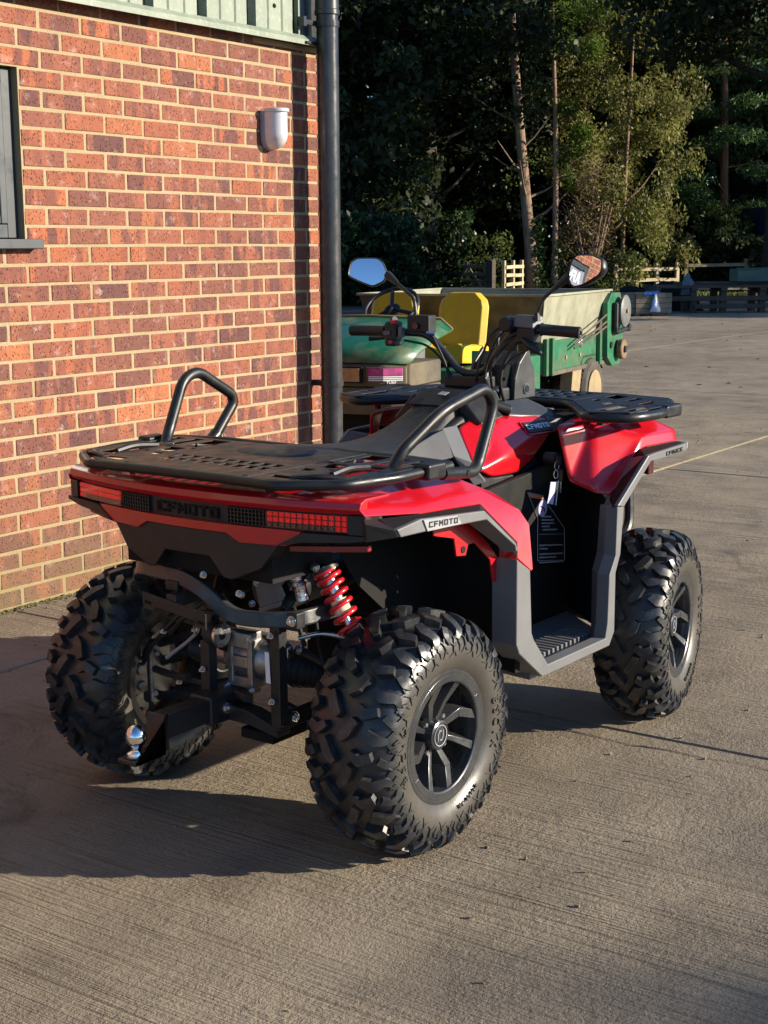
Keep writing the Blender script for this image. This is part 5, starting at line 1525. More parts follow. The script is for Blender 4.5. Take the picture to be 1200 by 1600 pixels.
# green chassis side below the hopper
sd = ub((.02, .0, .46), (1.40, .04, .70), "chassis_side", M['ugreen2'])
for u in (.03, .16, 1.30): ub((u, -.035, .45), (u+.05, .0, .73), "chassis_rib", M['ugreen2'])
ub((.20, -.02, .44), (1.55, .06, .475), "chassis_skirt", M['udirt'])
for u in (.55, .88, .08): MB().lathe([(.016, -.008), (.016, .0)], (u, 0, .56), 'y', 10).build("chassis_bolt", M['utan'], sd)
ub((.84, -.004, .64), (.93, .0, .70), "sticker", M['white_print'], 0, sd)
MB().lathe([(.018, -.007), (.018, -.004)], (.885, 0, .67), 'y', 12).build("sticker_dot", M['silver_print'], sd)
for k, (a, b) in enumerate((((.60, -.05, .66), (1.42, -.05, .86)), ((.60, -.05, .63), (1.42, -.05, .80)), ((.75, -.05, .63), (1.42, -.05, .76)))):
    MB().tube([a, b], .007, 8).build("hydraulic_pipe", M['udirt'], utv)
# rear green guard with pulleys
gp = MB().prism([(1.42, -.06, .50), (1.40, -.06, .95), (1.50, -.06, 1.03), (1.74, -.06, 1.03), (1.82, -.06, .90), (1.84, -.06, .60), (1.76, -.06, .42), (1.55, -.06, .42)], (0, .05, 0)).build("drive_guard", M['ugreen2'], utv, smooth=0, bevel=.006)
def disc(u, z, r, y, w, m, name, p=gp):
    return MB().lathe([(r*.9, y), (r, y-.008), (r, y-w+.008), (r*.92, y-w)], (u, 0, z), 'y', 32).build(name, m, p, smooth=40)
disc(1.70, .875, .135, -.10, .03, simple("grey_disc", (.12, .125, .12), .5, var=.25, vs=20), "drive_disc")
disc(1.70, .875, .018, -.13, .015, M['utan'], "disc_hub")
disc(1.68, .555, .085, -.075, .05, simple("rusty_pulley", (.17, .105, .06), .7, var=.4, vs=20), "pulley")
disc(1.68, .555, .030, -.125, .015, M['steel_black'], "pulley_hub")
ub((1.52, -.10, .70), (1.57, -.06, .95), "chain_guard", M['steel_black'], .004, gp)
MB().tube(fillet([(1.53, -.09, .94), (1.53, -.09, .70), (1.84, -.09, .72)], .05, 4), .022, 8).build("guard_bracket", M['steel_black'], gp)
disc(1.86, .73, .035, -.075, .04, M['steel_black'], "tension_roller")
disc(1.50, .60, .028, -.062, .008, M['liner'], "guard_hole")
# seats
def useat(v):
    s = empty("seat", (0, v, 0), 0, utv)
    rings = []
    for k in range(9):
        t = k/8
        z = .66 + .42*t; w = .205*(1 if t < .75 else math.sqrt(1-((t-.75)/.27)**2*.75)); x = -.30 + .09*t
        rings.append([(x, -w, z), (x-.05, -w*.8, z), (x-.03, 0, z), (x-.05, w*.8, z), (x, w, z), (x+.05, w*.8, z), (x+.06, 0, z), (x+.05, -w*.8, z)])
    MB().loft(rings).build("backrest", M['uyellow'], s, smooth=60, bevel=.01)
    rings = []
    for k in range(7):
        t = k/6
        x = -.24 - .46*t; w = .205*(1 if t < .8 else .92)
        zz = .655 + .035*t
        rings.append([(x, -w, zz-.10), (x, -w*1.02, zz+.03), (x, -w*.8, zz+.045), (x, 0, zz), (x, w*.8, zz+.045), (x, w*1.02, zz+.03), (x, w, zz-.10)])
    MB().loft(rings).build("cushion", M['uyellow'], s, smooth=60, bevel=.012)
useat(.53); useat(1.10)
MB().tube(fillet([(-.62, .10, .60), (-.62, .10, .80), (-.30, .10, .83), (-.25, .10, .66)], .06, 5), .014, 10).build("seat_rail", M['steel_black'], utv)
ub((-.95, .0, .30), (.0, .12, .62), "side_panel", M['ugreen2'], .02)
ub((-.95, .12, .28), (.0, 1.40, .56), "seat_base", M['ugreen2'], .02)
ub((-.20, .10, .56), (.0, 1.40, .64), "engine_deck", M['liner'], .01)
MB().prism([(-1.10, .03, .30), (-1.10, .03, .72), (-.98, .03, .60), (-.96, .03, .30)], (0, .07, 0)).build("door_step", simple("bright_green_plastic", (.02, .28, .13), .45, var=.15), utv, smooth=0, bevel=.01)
# hood
H = [[(-1.60, .02, .880), (-1.60, .10, .945), (-1.60, .62, .958), (-1.60, 1.16, .945), (-1.60, 1.24, .880)],
     [(-1.85, .01, .840), (-1.85, .09, .885), (-1.85, .62, .900), (-1.85, 1.17, .885), (-1.85, 1.25, .840)],
     [(-2.12, .02, .765), (-2.17, .10, .795), (-2.22, .62, .808), (-2.17, 1.16, .795), (-2.12, 1.24, .765)],
     [(-2.22, .03, .708), (-2.30, .16, .714), (-2.36, .62, .714), (-2.30, 1.10, .714), (-2.22, 1.23, .708)]]
MB().loft(H, cap=False, closed=False).build("hood", M['ugreen'], utv, smooth=60, solid=.012)
MB().tube([(-1.60, .02, .885), (-1.60, .10, .952), (-1.60, .62, .965), (-1.60, 1.16, .952), (-1.60, 1.24, .885)], .012, 8).build("hood_edge", M['utan'], utv)
def nose_ring(z, g):
    return [(-2.20+g, .03, z), (-2.30+g, .16, z), (-2.36+g, .62, z), (-2.30+g, 1.10, z), (-2.20+g, 1.23, z), (-1.75, 1.23, z), (-1.75, .03, z)]
MB().loft([nose_ring(.565, .02), nose_ring(.580, -.015), nose_ring(.692, -.012), nose_ring(.708, .01)]).build("nose_panel", M['udirt'], utv, smooth=30, bevel=.01)
MB().loft([nose_ring(.38, .10), nose_ring(.560, .02)]).build("bumper", M['udirt'], utv, smooth=30, bevel=.01)
ub((-2.05, .02, .24), (-1.30, 1.24, .41), "front_chassis", M['liner'], .01)
ub((-1.62, .30, .42), (-1.40, 1.22, .84), "dash", simple("grey_dash", (.12, .125, .13), .6), .02)
def nose_face(v0, v1, z0, z1, name, m, dx=.0, tilt=0, p=utv, off=-.022):
    def X(v): 
        a = [(.03, -2.212), (.16, -2.312), (.62, -2.372), (1.10, -2.312), (1.23, -2.212)]
        return float(np.interp(v, [q[0] for q in a], [q[1] for q in a])) + off - dx
    n = max(2, int(abs(v1-v0)/.04))
    rings = [[(X(v0+(v1-v0)*k/n), v0+(v1-v0)*k/n, z0), (X(v0+(v1-v0)*k/n), v0+(v1-v0)*k/n, z1), (X(v0+(v1-v0)*k/n)+.02, v0+(v1-v0)*k/n, z1), (X(v0+(v1-v0)*k/n)+.02, v0+(v1-v0)*k/n, z0)] for k in range(n+1)]
    return MB().loft(rings).build(name, m, p, smooth=0)
for sgn in (0, 1):
    f = (lambda a: a) if sgn == 0 else (lambda a: 1.26-a)
    q = nose_face(f(.045), f(.265), .588, .690, "decal_panel", M['udirt'], .002)
    nose_face(f(.06), f(.25), .640, .684, "decal_flash", M['pink'], .006, p=q)
    for k in range(3): nose_face(f(.06), f(.25), .629-.011*k, .636-.011*k, "decal_stripe", M['white_print'], .006, p=q)
    h = nose_face(f(.295), f(.455), .592, .690, "headlight", M['liner'], .004)
    nose_face(f(.310), f(.440), .600, .682, "headlight_lens", M['uamber'], .010, p=h)
    nose_face(f(.480), f(.600), .645, .690, "decal_flash", simple("dark_red_sticker", (.30, .012, .025), .4), .006)
    for k in range(3): nose_face(f(.480), f(.600), .633-.011*k, .640-.011*k, "decal_stripe", M['white_print'], .006)
# "TURF" lettering under the flash
text_mesh("decal_lettering", "TURF", .022, .001, M['white_print'], utv, frame((-2.312, .112, .597), (.62, -.78, 0), (0, 0, 1)), 1.1, .0005)
# steering wheel
st = empty("steering_wheel", (-1.28, .62, 1.01), 0, utv)
st.rotation_euler = (0, math.radians(-40), 0)
P = [(.19*math.cos(2*math.pi*k/28), .19*math.sin(2*math.pi*k/28), 0) for k in range(29)]
MB().tube(P, .014, 10).build("rim", M['rubber_part'], st, smooth=60)
w_ = MB().lathe([(.05, -.03), (.06, 0), (.04, .015)], (0, 0, -.02), 'z', 18)
for a in (.3, 2.4, 4.4): w_.tube([(0, 0, -.015), (.17*math.cos(a), .17*math.sin(a), 0)], .014, 6)
w_.build("hub", M['rubber_part'], st, smooth=40)
MB().tube([(-1.28, .62, 1.0), (-1.44, .62, .80)], .03, 12).build("steering_column", M['liner'], utv)
MB().tube([(-1.05, 1.18, .95), (-1.0, 1.18, .80)], [.035, .02], 10).build("gear_knob", M['rubber_part'], utv)
# wheels
def uwheel(u, v, r, w, side):
    e = empty("wheel", (u, v, r), 0, utv)
    t = MB().lathe([(r*.55, -w/2), (r*.72, -w*.56), (r*.90, -w*.55), (r*.985, -w*.44), (r, -w*.2), (r, w*.2), (r*.985, w*.44), (r*.90, w*.55), (r*.72, w*.56), (r*.55, w/2)], (0, 0, 0), 'y', 40)
    for k in range(40):
        a = 2*math.pi*k/40
        for yy in (-w*.33, -w*.11, w*.11, w*.33):
            t.box((r*.995*math.sin(a), yy, r*.995*math.cos(a)), (.018, w*.17, .016), Matrix.Rotation(a, 3, 'Y'))
    t.build("tyre", M['utyre'], e, smooth=30)
    MB().lathe([(r*.64, side*w*.575), (r*.54, side*w*.535), (r*.50, side*w*.40), (r*.40, side*w*.30), (r*.20, side*w*.28), (r*.18, side*w*.42), (.02, side*w*.42)], (0, 0, 0), 'y', 32).build("rim", M['utan'], e, smooth=40)
uwheel(1.14, .10, .255, .26, -1); uwheel(1.14, 1.38, .255, .26, 1); uwheel(-1.72, .12, .25, .22, -1); uwheel(-1.72, 1.14, .25, .22, 1)
MB().prism([(.66, -.01, .24), (.70, -.01, .46), (.92, -.01, .46), (.86, -.01, .24)], (0, .10, 0)).build("mudguard_plate", M['utan'], utv, smooth=0, bevel=.004)
MB().prism([(.86, .0, .44), (.96, .0, .55), (1.36, .0, .55), (1.50, .0, .43), (1.50, .0, .40), (1.34, .0, .52), (.98, .0, .52), (.89, .0, .42)], (0, .26, 0)).build("mudguard", M['udirt'], utv, smooth=0, bevel=.004)
ub((.1, .25, .22), (1.4, 1.25, .44), "rear_chassis", M['liner'], .01)

# ------------------------------------------------------------------ far end of the yard
WOODC = simple("weathered_wood", (.20, .165, .115), .9, var=.3, vs=3, bump=.3, bs=30, bd=.003)
WOODL = simple("pale_fence_wood", (.40, .33, .21), .9, var=.25, vs=3, bump=.3, bs=30, bd=.003)
WOODD = simple("dark_wet_wood", (.055, .043, .032), .85, var=.35, vs=3, bump=.3, bs=30, bd=.003)
def bar_mb(a, b, w, h):
    a = Vector(a); b = Vector(b)
    return MB().tube([a, b], 0, sq=(w/2, h/2))
def fence(name, A, B, posts, rails, hgt, m, label, ph=.16):
    A = Vector((*A, 0)); B = Vector((*B, 0)); d = (B-A)
    e = empty(name, A); tag(e, label, "fence")
    L_ = d.length; dn = d.normalized(); nrm = Vector((-dn.y, dn.x, 0))
    for k in range(posts):
        p = dn*(L_*k/(posts-1))
        M_ = Matrix.Rotation(math.atan2(dn.y, dn.x), 3, 'Z')
        MB().box(p + Vector((0, 0, (hgt+ph)/2-.02)), (.11, .09, hgt+ph), M_).build("post", m, e, smooth=0, bevel=.008)
    for k in range(rails):
        z = hgt*(.22 + .78*k/(rails-1)) - .04
        off = nrm*(-.066)
        for s in range(posts-1):
            a = dn*(L_*s/(posts-1)); b = dn*(L_*(s+1)/(posts-1) - .012)
            rj = random.Random(s*7+k)
            bar_mb(a+off+Vector((0, 0, z+rj.uniform(-.012, .012))), b+off+Vector((0, 0, z+rj.uniform(-.012, .012))), .035, .095).build("rail", m, e, smooth=0, bevel=.005)
    return e
fence("post_and_rail_fence", (34.9, 14.25), (36.9, 13.2), 4, 3, .80, WOODL, "pale post and rail fence in sunlight beyond the hopper of the utility vehicle")
fence("post_and_rail_fence", (37.2, 13.05), (42.4, 7.6), 5, 2, .90, WOODC, "grey post and rail fence in shade behind the timber stack")
fence("post_and_rail_fence", (31.45, 16.0), (32.9, 16.25), 3, 4, .92, WOODL, "short run of sunlit fence between the field gate and the tree trunk")
# five bar gate
def gate():
    A = Vector((31.9, 18.1, 0)); B = Vector((31.05, 16.25, 0))
    e = empty("field_gate", B); tag(e, "grey wooden five bar field gate in front of the dark wood", "gate")
    d = (A-B); dn = d.normalized(); L_ = d.length
    def gp(s, z): return dn*(L_*s) + Vector((0, 0, z))
    bar_mb(gp(.04, .12), gp(.04, 1.00), .08, .08).build("stile", WOODC, e, smooth=0, bevel=.006)
    bar_mb(gp(.98, .12), gp(.98, .96), .08, .08).build("stile", WOODC, e, smooth=0, bevel=.006)
    for z in (.16, .32, .50, .69, .90):
        bar_mb(gp(.06, z), gp(.97, z), .035, .09).build("bar", WOODC, e, smooth=0, bevel=.005)
    for a, b in ((.10, .52), (.90, .52)):
        bar_mb(gp(a, .20) + Vector((-.04, -.03, 0)), gp(b, .90) + Vector((-.04, -.03, 0)), .03, .08).build("brace", WOODC, e, smooth=0, bevel=.005)
    g = empty("gate_post", B + dn*-.10); tag(g, "stout dark timber post that the field gate hangs on", "post")
    MB().box((0, 0, .52), (.20, .20, 1.10)).build("post", WOODD, g, smooth=0, bevel=.012)
    MB().lathe([(.10, 1.07), (.07, 1.09), (.01, 1.10)], (0, 0, 0), 'z', 8).build("weathered_top", WOODD, g)
gate()
# wooden crate with a plastic bag, dark covered heap, timber on bearers, teal crate, container
def crate():
    e = empty("wooden_crate", (24.25, 8.45, 0), math.radians(-36)); tag(e, "brown slatted wooden crate at the far edge of the yard", "crate")
    L_, D_, H_ = .80, .62, .40
    for x in (-L_/2+.04, L_/2-.04):
        for y in (-D_/2, D_/2): MB().box((x, y, H_/2+.03), (.07, .06, H_+.06)).build("corner_post", WOODC, e, smooth=0, bevel=.005)
    for k in range(4):
        z = .10 + k*.105
        for y in (-D_/2-.045, D_/2+.045): MB().box((0, y, z), (L_+.04, .022, .095)).build("slat", WOODC, e, smooth=0, bevel=.003)
        for x in (-L_/2-.02, L_/2+.02): MB().box((x, 0, z), (.022, D_, .095)).build("slat", WOODC, e, smooth=0, bevel=.003)
    MB().box((0, 0, .06), (L_, D_, .03)).build("floor", WOODD, e, smooth=0)
    b = empty("plastic_bag", (24.02, 8.22, .43)); tag(b, "pale blue and white plastic bag hanging over the wooden crate", "bag")
    r = random.Random(3)
    rings = []
    for k in range(8):
        t = k/7
        z = .02 - .36*t; w = .03 + .13*t
        rings.append([(w*math.cos(2*math.pi*j/14)*r.uniform(.8, 1.15), .6*w*math.sin(2*math.pi*j/14)*r.uniform(.8, 1.15) - .10, z) for j in range(14)])
    MB().loft(rings).build("bag_body", simple("white_film", (.42, .50, .66), .35, var=.15, vs=12), b, smooth=60)
    rings = []
    for k in range(9):
        t = k/8
        x = -.22 + .50*t
        rings.append([(x, .07*math.cos(2*math.pi*j/10)*r.uniform(.7, 1.2), .045*math.sin(2*math.pi*j/10)*r.uniform(.6, 1.2) + .03) for j in range(10)])
    MB().loft(rings).build("bag_neck", simple("blue_film", (.06, .20, .62), .35, var=.2, vs=12), b, smooth=60)
crate()
def heap():
    r = random.Random(8)
    e = empty("covered_heap", (26.5, 9.2, 0), math.radians(-55)); tag(e, "low heap under black sheeting behind the wooden crate", "heap")
    n = 22; m_ = 9; V = []; F = []
    for i in range(n):
        for j in range(m_):
            x = -1.0 + 2.0*i/(n-1); y = -.5 + 1.0*j/(m_-1)
            h = .62*(1-abs(2*j/(m_-1)-1)**3)*(1-abs(2*i/(n-1)-1)**6)
            V.append((x, y, max(.0, h*(.9 + .12*math.sin(5*x)+.10*r.uniform(-1, 1)))))
    for i in range(n-1):
        for j in range(m_-1): F.append((i*m_+j, (i+1)*m_+j, (i+1)*m_+j+1, i*m_+j+1))
    MB().add(V, F).build("black_sheeting", simple("black_polythene", (.008, .008, .009), .8, var=.3, spec=.2), e, smooth=30)
    MB().box((0, .1, .15), (1.7, .6, .3)).build("load", WOODD, e, smooth=0)
heap()
def timber():
    e = empty("timber_bearers", (26.2, 7.7, 0), math.radians(-52)); tag(e, "dark timber bearers carrying planks at the right edge of the yard", "timber rack")
    for x in (-1.35, -.55, .10, .95, 1.6):
        MB().box((x, -.25, .23), (.13, .16, .46)).build("bearer_leg", WOODD, e, smooth=0, bevel=.006)
        MB().box((x, .45, .23), (.13, .16, .46)).build("bearer_leg", WOODD, e, smooth=0, bevel=.006)
        MB().box((x, .1, .50), (.13, .95, .07)).build("bearer_beam", WOODD, e, smooth=0, bevel=.006)
    for k, (z, y, L_, x, mm) in enumerate(((.31, -.36, 2.9, .2, WOODD), (.14, -.36, 1.5, .2, WOODD), (.56, -.2, 3.1, .15, WOODD), (.56, .08, 3.0, .2, WOODD), (.56, .36, 3.2, .1, WOODD), (.63, .0, 2.4, .3, WOODD))):
        MB().box((x, y, z), (L_, .22 if z > .5 else .04, .06 if z > .5 else .10)).build("plank", mm, e, smooth=0, bevel=.004)
    t = empty("teal_crate", (26.75, 7.05, .66), math.radians(-52)); tag(t, "dull teal plastic crate standing on the timber bearers", "crate")
    tm = simple("teal_plastic", (.018, .075, .072), .5, var=.2)
    for lo, hi in (((-.45, -.3, 0), (.45, -.275, .26)), ((-.45, .275, 0), (.45, .3, .26)), ((-.45, -.275, 0), (-.425, .275, .26)), ((.425, -.275, 0), (.45, .275, .26))):
        MB().bb(lo, hi).build("side", tm, t, smooth=0, bevel=.005)
    MB().bb((-.425, -.275, .004), (.425, .275, .03)).build("base", tm, t, smooth=0)
    MB().bb((-.47, -.32, .262), (.47, -.27, .29)).build("rim", tm, t, smooth=0, bevel=.005)
    rg = empty("rag", (25.75, 8.15, .60)); tag(rg, "crumpled grey blue rag on the end of the timber bearers", "rag")
    r = random.Random(12)
    MB().loft([[(.16*f*math.cos(2*math.pi*j/12)*r.uniform(.7, 1.2), .16*f*math.sin(2*math.pi*j/12)*r.uniform(.7, 1.2), z) for j in range(12)] for f, z in ((1, -.22), (1.1, -.05), (.8, .06), (.45, .14), (.15, .24))]).build("cloth", simple("blue_grey_cloth", (.10, .13, .17), .8, var=.3, vs=10), rg, smooth=40)
timber()
def container():
    e = empty("storage_container", (42.1, 11.9, 0), math.radians(-34)); tag(e, "dark navy steel storage container standing among the trees at the right edge", "container")
    navy = simple("navy_container_paint", (.010, .014, .045), .5, var=.2, vs=2)
    L_, D_, H_ = 2.6, 2.2, 2.6
    b = MB()
    n = 20
    pts = []
    for k in range(n):
        x = -L_/2 + L_*k/n; w = L_/n
        pts += [(x, -D_/2), (x+w*.3, -D_/2), (x+w*.5, -D_/2+.035), (x+w*.8, -D_/2+.035)]
    pts.append((L_/2, -D_/2)); pts += [(L_/2, D_/2), (-L_/2, D_/2)]
    b.prism([(x, y, .12) for x, y in pts], (0, 0, H_-.2)); b.build("corrugated_sides", navy, e, smooth=0)
    MB().bb((-L_/2-.03, -D_/2-.03, H_-.08), (L_/2+.03, D_/2+.03, H_)).build("roof", navy, e, smooth=0, bevel=.01)
    MB().bb((-L_/2-.03, -D_/2-.03, .0), (L_/2+.03, D_/2+.03, .12)).build("base_rail", navy, e, smooth=0, bevel=.01)
    for x in (-L_/2-.03, L_/2-.07): MB().bb((x, -D_/2-.045, .12), (x+.10, -D_/2+.05, H_-.08)).build("corner_post", navy, e, smooth=0, bevel=.008)
container()
# ------------------------------------------------------------------ the wood
def leaf_mat(name, cols, rough=.55, trans=.35):
    t = NT(name)
    g = t.n.new("ShaderNodeNewGeometry")
    col = t.ramp(g.outputs['Random Per Island'], [(i/(len(cols)-1), c) for i, c in enumerate(cols)])
    big = t.ramp(t.noise(.9, 3, .5, g.outputs['Position']), [(.35, .62), (.65, 1.25)])
    col = t.mix(1.0, col, big, 'MULTIPLY')
    t.set(base=col, rough=rough, spec=.35)
    tr = t.n.new("ShaderNodeBsdfTranslucent"); t.L(col, tr.inputs['Color'])
    mx = t.n.new("ShaderNodeMixShader"); mx.inputs[0].default_value = trans
    t.L(t.p.outputs[0], mx.inputs[1]); t.L(tr.outputs[0], mx.inputs[2]); t.L(mx.outputs[0], t.out.inputs['Surface'])
    return t.m
LM = {'dark': leaf_mat("dark_evergreen_leaf", [(.016, .026, .010), (.028, .044, .014), (.042, .060, .020), (.022, .034, .012)]),
      'laurel': leaf_mat("laurel_leaf", [(.012, .034, .016), (.020, .052, .024), (.034, .072, .030)], .35),
      'birch': leaf_mat("autumn_birch_leaf", [(.165, .180, .045), (.215, .215, .055), (.125, .150, .042), (.275, .240, .075), (.100, .130, .040)], trans=.45),
      'pine': leaf_mat("pine_needles", [(.045, .105, .034), (.075, .145, .042), (.110, .180, .048), (.036, .085, .030)], trans=.3),
      'lime': leaf_mat("young_pine_needles", [(.090, .150, .018), (.130, .190, .026), (.070, .125, .018)], trans=.45),
      'mid': leaf_mat("mixed_green_leaf", [(.060, .095, .020), (.095, .125, .028), (.045, .075, .020), (.130, .140, .036)], trans=.4),
      'ivy': leaf_mat("ivy_leaf", [(.016, .040, .012), (.030, .062, .018), (.050, .080, .024)], .35),
      'brown': leaf_mat("bracken_leaf", [(.12, .065, .025), (.17, .10, .04), (.08, .055, .022)])}
def bark(name, c, c2):
    t = NT(name)
    n = t.noise(3.0, 6, .65, t.co((6, 6, .8)))
    t.set(base=t.ramp(n, [(.35, c), (.65, c2)]), rough=.95, spec=.1)
    t.bump(t.noise(4, 6, .7, t.co((7, 7, 1.2))), .9, .03)
    return t.m
BK = {'grey': bark("grey_bark", (.070, .060, .052), (.14, .125, .11)), 'pink': bark("pinkish_bark", (.16, .105, .075), (.34, .25, .18)), 'dark': bark("dark_bark", (.020, .016, .013), (.05, .04, .032)),
      'pine': bark("pine_bark", (.14, .07, .045), (.30, .16, .10))}

def leaves(name, C, size, rng, parent, m, elong=2.0, up=.0, jitter=.45):
    """C: N x 3 leaf centres; one kinked four point leaf per centre"""
    N = len(C)
    d = rng.normal(size=(N, 3)); d[:, 2] -= up; d /= np.linalg.norm(d, axis=1)[:, None]
    e = rng.normal(size=(N, 3)); e -= d*(e*d).sum(1)[:, None]; e /= np.linalg.norm(e, axis=1)[:, None]
    s = size*(1 + jitter*(rng.random(N)-.5)*2)[:, None]
    n = np.cross(d, e)
    V = np.empty((N, 4, 3), np.float32)
    V[:, 0] = C - d*s; V[:, 1] = C + e*s/elong + n*s*.12; V[:, 2] = C + d*s; V[:, 3] = C - e*s/elong + n*s*.12
    me = bpy.data.meshes.new(name)
    me.vertices.add(4*N); me.vertices.foreach_set("co", V.reshape(-1))
    me.loops.add(4*N); me.loops.foreach_set("vertex_index", np.arange(4*N, dtype=np.int32))
    me.polygons.add(N); me.polygons.foreach_set("loop_start", np.arange(0, 4*N, 4, dtype=np.int32))
    me.update(calc_edges=True)
    return link_mesh(name, me, m, parent)

def clump_pts(rng, clumps, per):
    out = []
    for (c, r, k) in clumps:
        n = max(4, int(per*k))
        p = rng.normal(size=(n, 3)); p /= np.linalg.norm(p, axis=1)[:, None]
        rad = rng.random(n)**.45
        out.append(np.array(c) + p*rad[:, None]*np.array(r))
    return np.concatenate(out)

def crown_clumps(rng, zc, H, Rx, n, r0, shape='egg', z_min=.3):
    """n leaf clumps spread through a crown, denser toward the outside"""
    out = []
    for _ in range(n):
        z = rng.uniform(-1, 1)
        if shape == 'egg': w = math.sqrt(max(0, 1-z*z))
        elif shape == 'cone': w = (1-z)/2*1.0 + .08
        else: w = 1.0
        a = rng.uniform(0, 2*math.pi); q = math.sqrt(rng.uniform(.12, 1))
        c = (Rx*w*q*math.cos(a), Rx*w*q*math.sin(a), max(z_min, zc + H*z))
        r = r0*rng.uniform(.6, 1.35)
        out.append((c, (r, r, r*rng.uniform(.45, .8)), (r/r0)**2))
    return out

def trunk_mb(h, r, lean, rng, n=12, wob=.03, taper=.45, flare=1.5):
    P = []; Rr = []
    K = 14
    for k in range(K+1):
        t = k/K
        P.append((lean[0]*t + wob*math.sin(t*7+lean[0]*9), lean[1]*t + wob*math.cos(t*5+lean[1]*7), h*t))
        Rr.append(r*(1 - (1-taper)*t)*(1 + (flare-1)*max(0, 1-t*9)))
    return MB().tube(P, Rr, n), P

def tree(name, label, loc, h, r, lean, bk, leaf, clumps, per, size, seed, limbs=(), elong=2.0, up=0, group=None, extra=None):
    rng = np.random.default_rng(seed)
    e = empty(name, (*loc, 0)); tag(e, label, "tree", group)
    m, P = trunk_mb(h, r, lean, rng)
    for (z, a, L_, rise, rr) in limbs:
        t = min(.98, z/h); b = Vector(P[int(t*14)])
        d = Vector((math.cos(a), math.sin(a), 0))
        k1 = b + d*L_*.45 + Vector((0, 0, rise*.35)); k2 = b + d*L_ + Vector((0, 0, rise))
        m.tube([b, k1, k2], [rr, rr*.7, rr*.25], 6)
    m.build("trunk", BK[bk], e, smooth=60)
    if callable(clumps): clumps = clumps(rng)
    C = clump_pts(rng, clumps, per)
    leaves("crown", C, size, rng, e, LM[leaf], elong, up)
    if extra:
        for nm, cl, pr, sz, lf in extra:
            leaves(nm, clump_pts(rng, cl, pr), sz, rng, e, LM[lf], 1.5)
    return e

# front row, left to right
GR = "trees of the dark wood behind the yard"
tree("evergreen_tree", "dense dark evergreen tree directly right of the drainpipe", (29.8, 20.6), 11, .22, (.2, .1), 'dark', 'dark', lambda g: crown_clumps(g, 5.6, 5.4, 3.0, 150, .75, 'col'), 95, .13, 101)
tree("evergreen_tree", "dark evergreen tree left of the thick grey trunk", (32.9, 22.4), 12, .24, (-.2, .3), 'dark', 'dark', lambda g: crown_clumps(g, 6.2, 5.6, 2.7, 140, .75, 'col'), 90, .13, 102)
tree("big_grey_tree", "tall tree with a thick bare grey trunk in shade behind the gate", (35.26, 20.89), 13, .30, (.05, .25), 'grey', 'dark', lambda g: crown_clumps(g, 9.5, 3.4, 3.8, 130, .85), 90, .14, 103,
     limbs=((5.2, -1.1, 1.3, .5, .11), (3.1, -.9, 1.6, 1.5, .10), (6.5, 2.4, 1.6, 1.0, .1), (8, .5, 1.8, 1.0, .1)))
tree("dark_tree", "dark leafy tree standing behind the field gate", (38.4, 20.6), 13, .20, (.3, .2), 'dark', 'dark', lambda g: crown_clumps(g, 7.4, 5.4, 3.1, 150, .8), 90, .14, 104)
ivy_t2 = [((.02, -.05, z), (.34, .34, .30), 1.0) for z in np.arange(.1, 2.2, .22)]
tree("leaning_tree", "leaning sunlit tree with bare twigs and ivy at its foot, left of the slim pine", (33.56, 16.2), 9.8, .185, (-.72, .62), 'pink', 'dark', lambda g: [((-.7+g.uniform(-1.9, 1.5), .6+g.uniform(-1.5, 1.5), g.uniform(6.6, 10.2)), (.8, .8, .5), 1) for _ in range(46)], 80, .12, 105,
     limbs=((2.9, 3.5, 1.2, 1.0, .05), (3.4, -.6, 1.3, .6, .05), (3.9, 2.8, 1.0, .9, .045), (4.6, -.3, 1.2, 1.0, .04), (5.2, 2.3, 1.3, .7, .04), (2.2, -.8, 1.2, .9, .06), (5.8, -1.2, 1.1, .5, .04), (4.2, -1.5, .9, .9, .035), (3.6, 1.9, .9, .5, .035), (4.9, -2.4, 1.0, .3, .03)),
     extra=[("ivy", ivy_t2, 65, .07, 'ivy'), ("twig_leaves", [((-.3+.5*math.cos(k), .2+.5*math.sin(k), 2.6+.28*k), (.5, .5, .35), .5) for k in range(14)], 90, .05, 'mid'), ("hanging_leaves", [((-.5+.9*math.cos(k*2.1), .4+.9*math.sin(k*2.1), 4.6+.25*k), (.6, .6, .45), 1) for k in range(14)], 110, .075, 'dark')])
pine_cl = [((.35, -.35, 4.15), (.42, .42, .34), 1), ((.15, -.1, 3.75), (.30, .30, .26), .7), ((.55, -.5, 4.65), (.40, .40, .30), 1), ((.3, -.25, 3.25), (.22, .22, .3), .5), ((.2, -.2, 5.3), (.35, .35, .26), .8), ((-.2, .2, 7.2), (.9, .9, .5), 1.4), ((.3, -.5, 8.0), (1.1, 1.1, .5), 1.6), ((-.3, .1, 8.8), (1.0, 1.0, .5), 1.4), ((.75, -.75, 7.0), (.4, .4, .5), 1)]
tree("slim_pine", "slim pale trunked pine with bright green tufts beside the leaning tree", (33.98, 15.72), 9.4, .095, (-.16, .14), 'pink', 'lime', pine_cl, 520, .075, 106, elong=4,
     limbs=((3.9, -.8, .6, .35, .02), (4.5, -.8, .8, .3, .02), (5.2, 2.6, .6, .4, .02)), extra=[("ivy", [((0, 0, z), (.20, .20, .25), 1) for z in np.arange(.1, 1.7, .2)], 60, .06, 'ivy')])
def birch_clumps(g):
    out = []
    for _ in range(190):
        z = g.uniform(.5, 10.2)
        w = 2.25*(1 if z < 6.5 else max(.25, 1-(z-6.5)/4.2))
        a = g.uniform(0, 2*math.pi); q = math.sqrt(g.uniform(.1, 1))
        out.append(((w*q*math.cos(a), w*q*math.sin(a), z), (.42, .42, .52), 1))
    return out
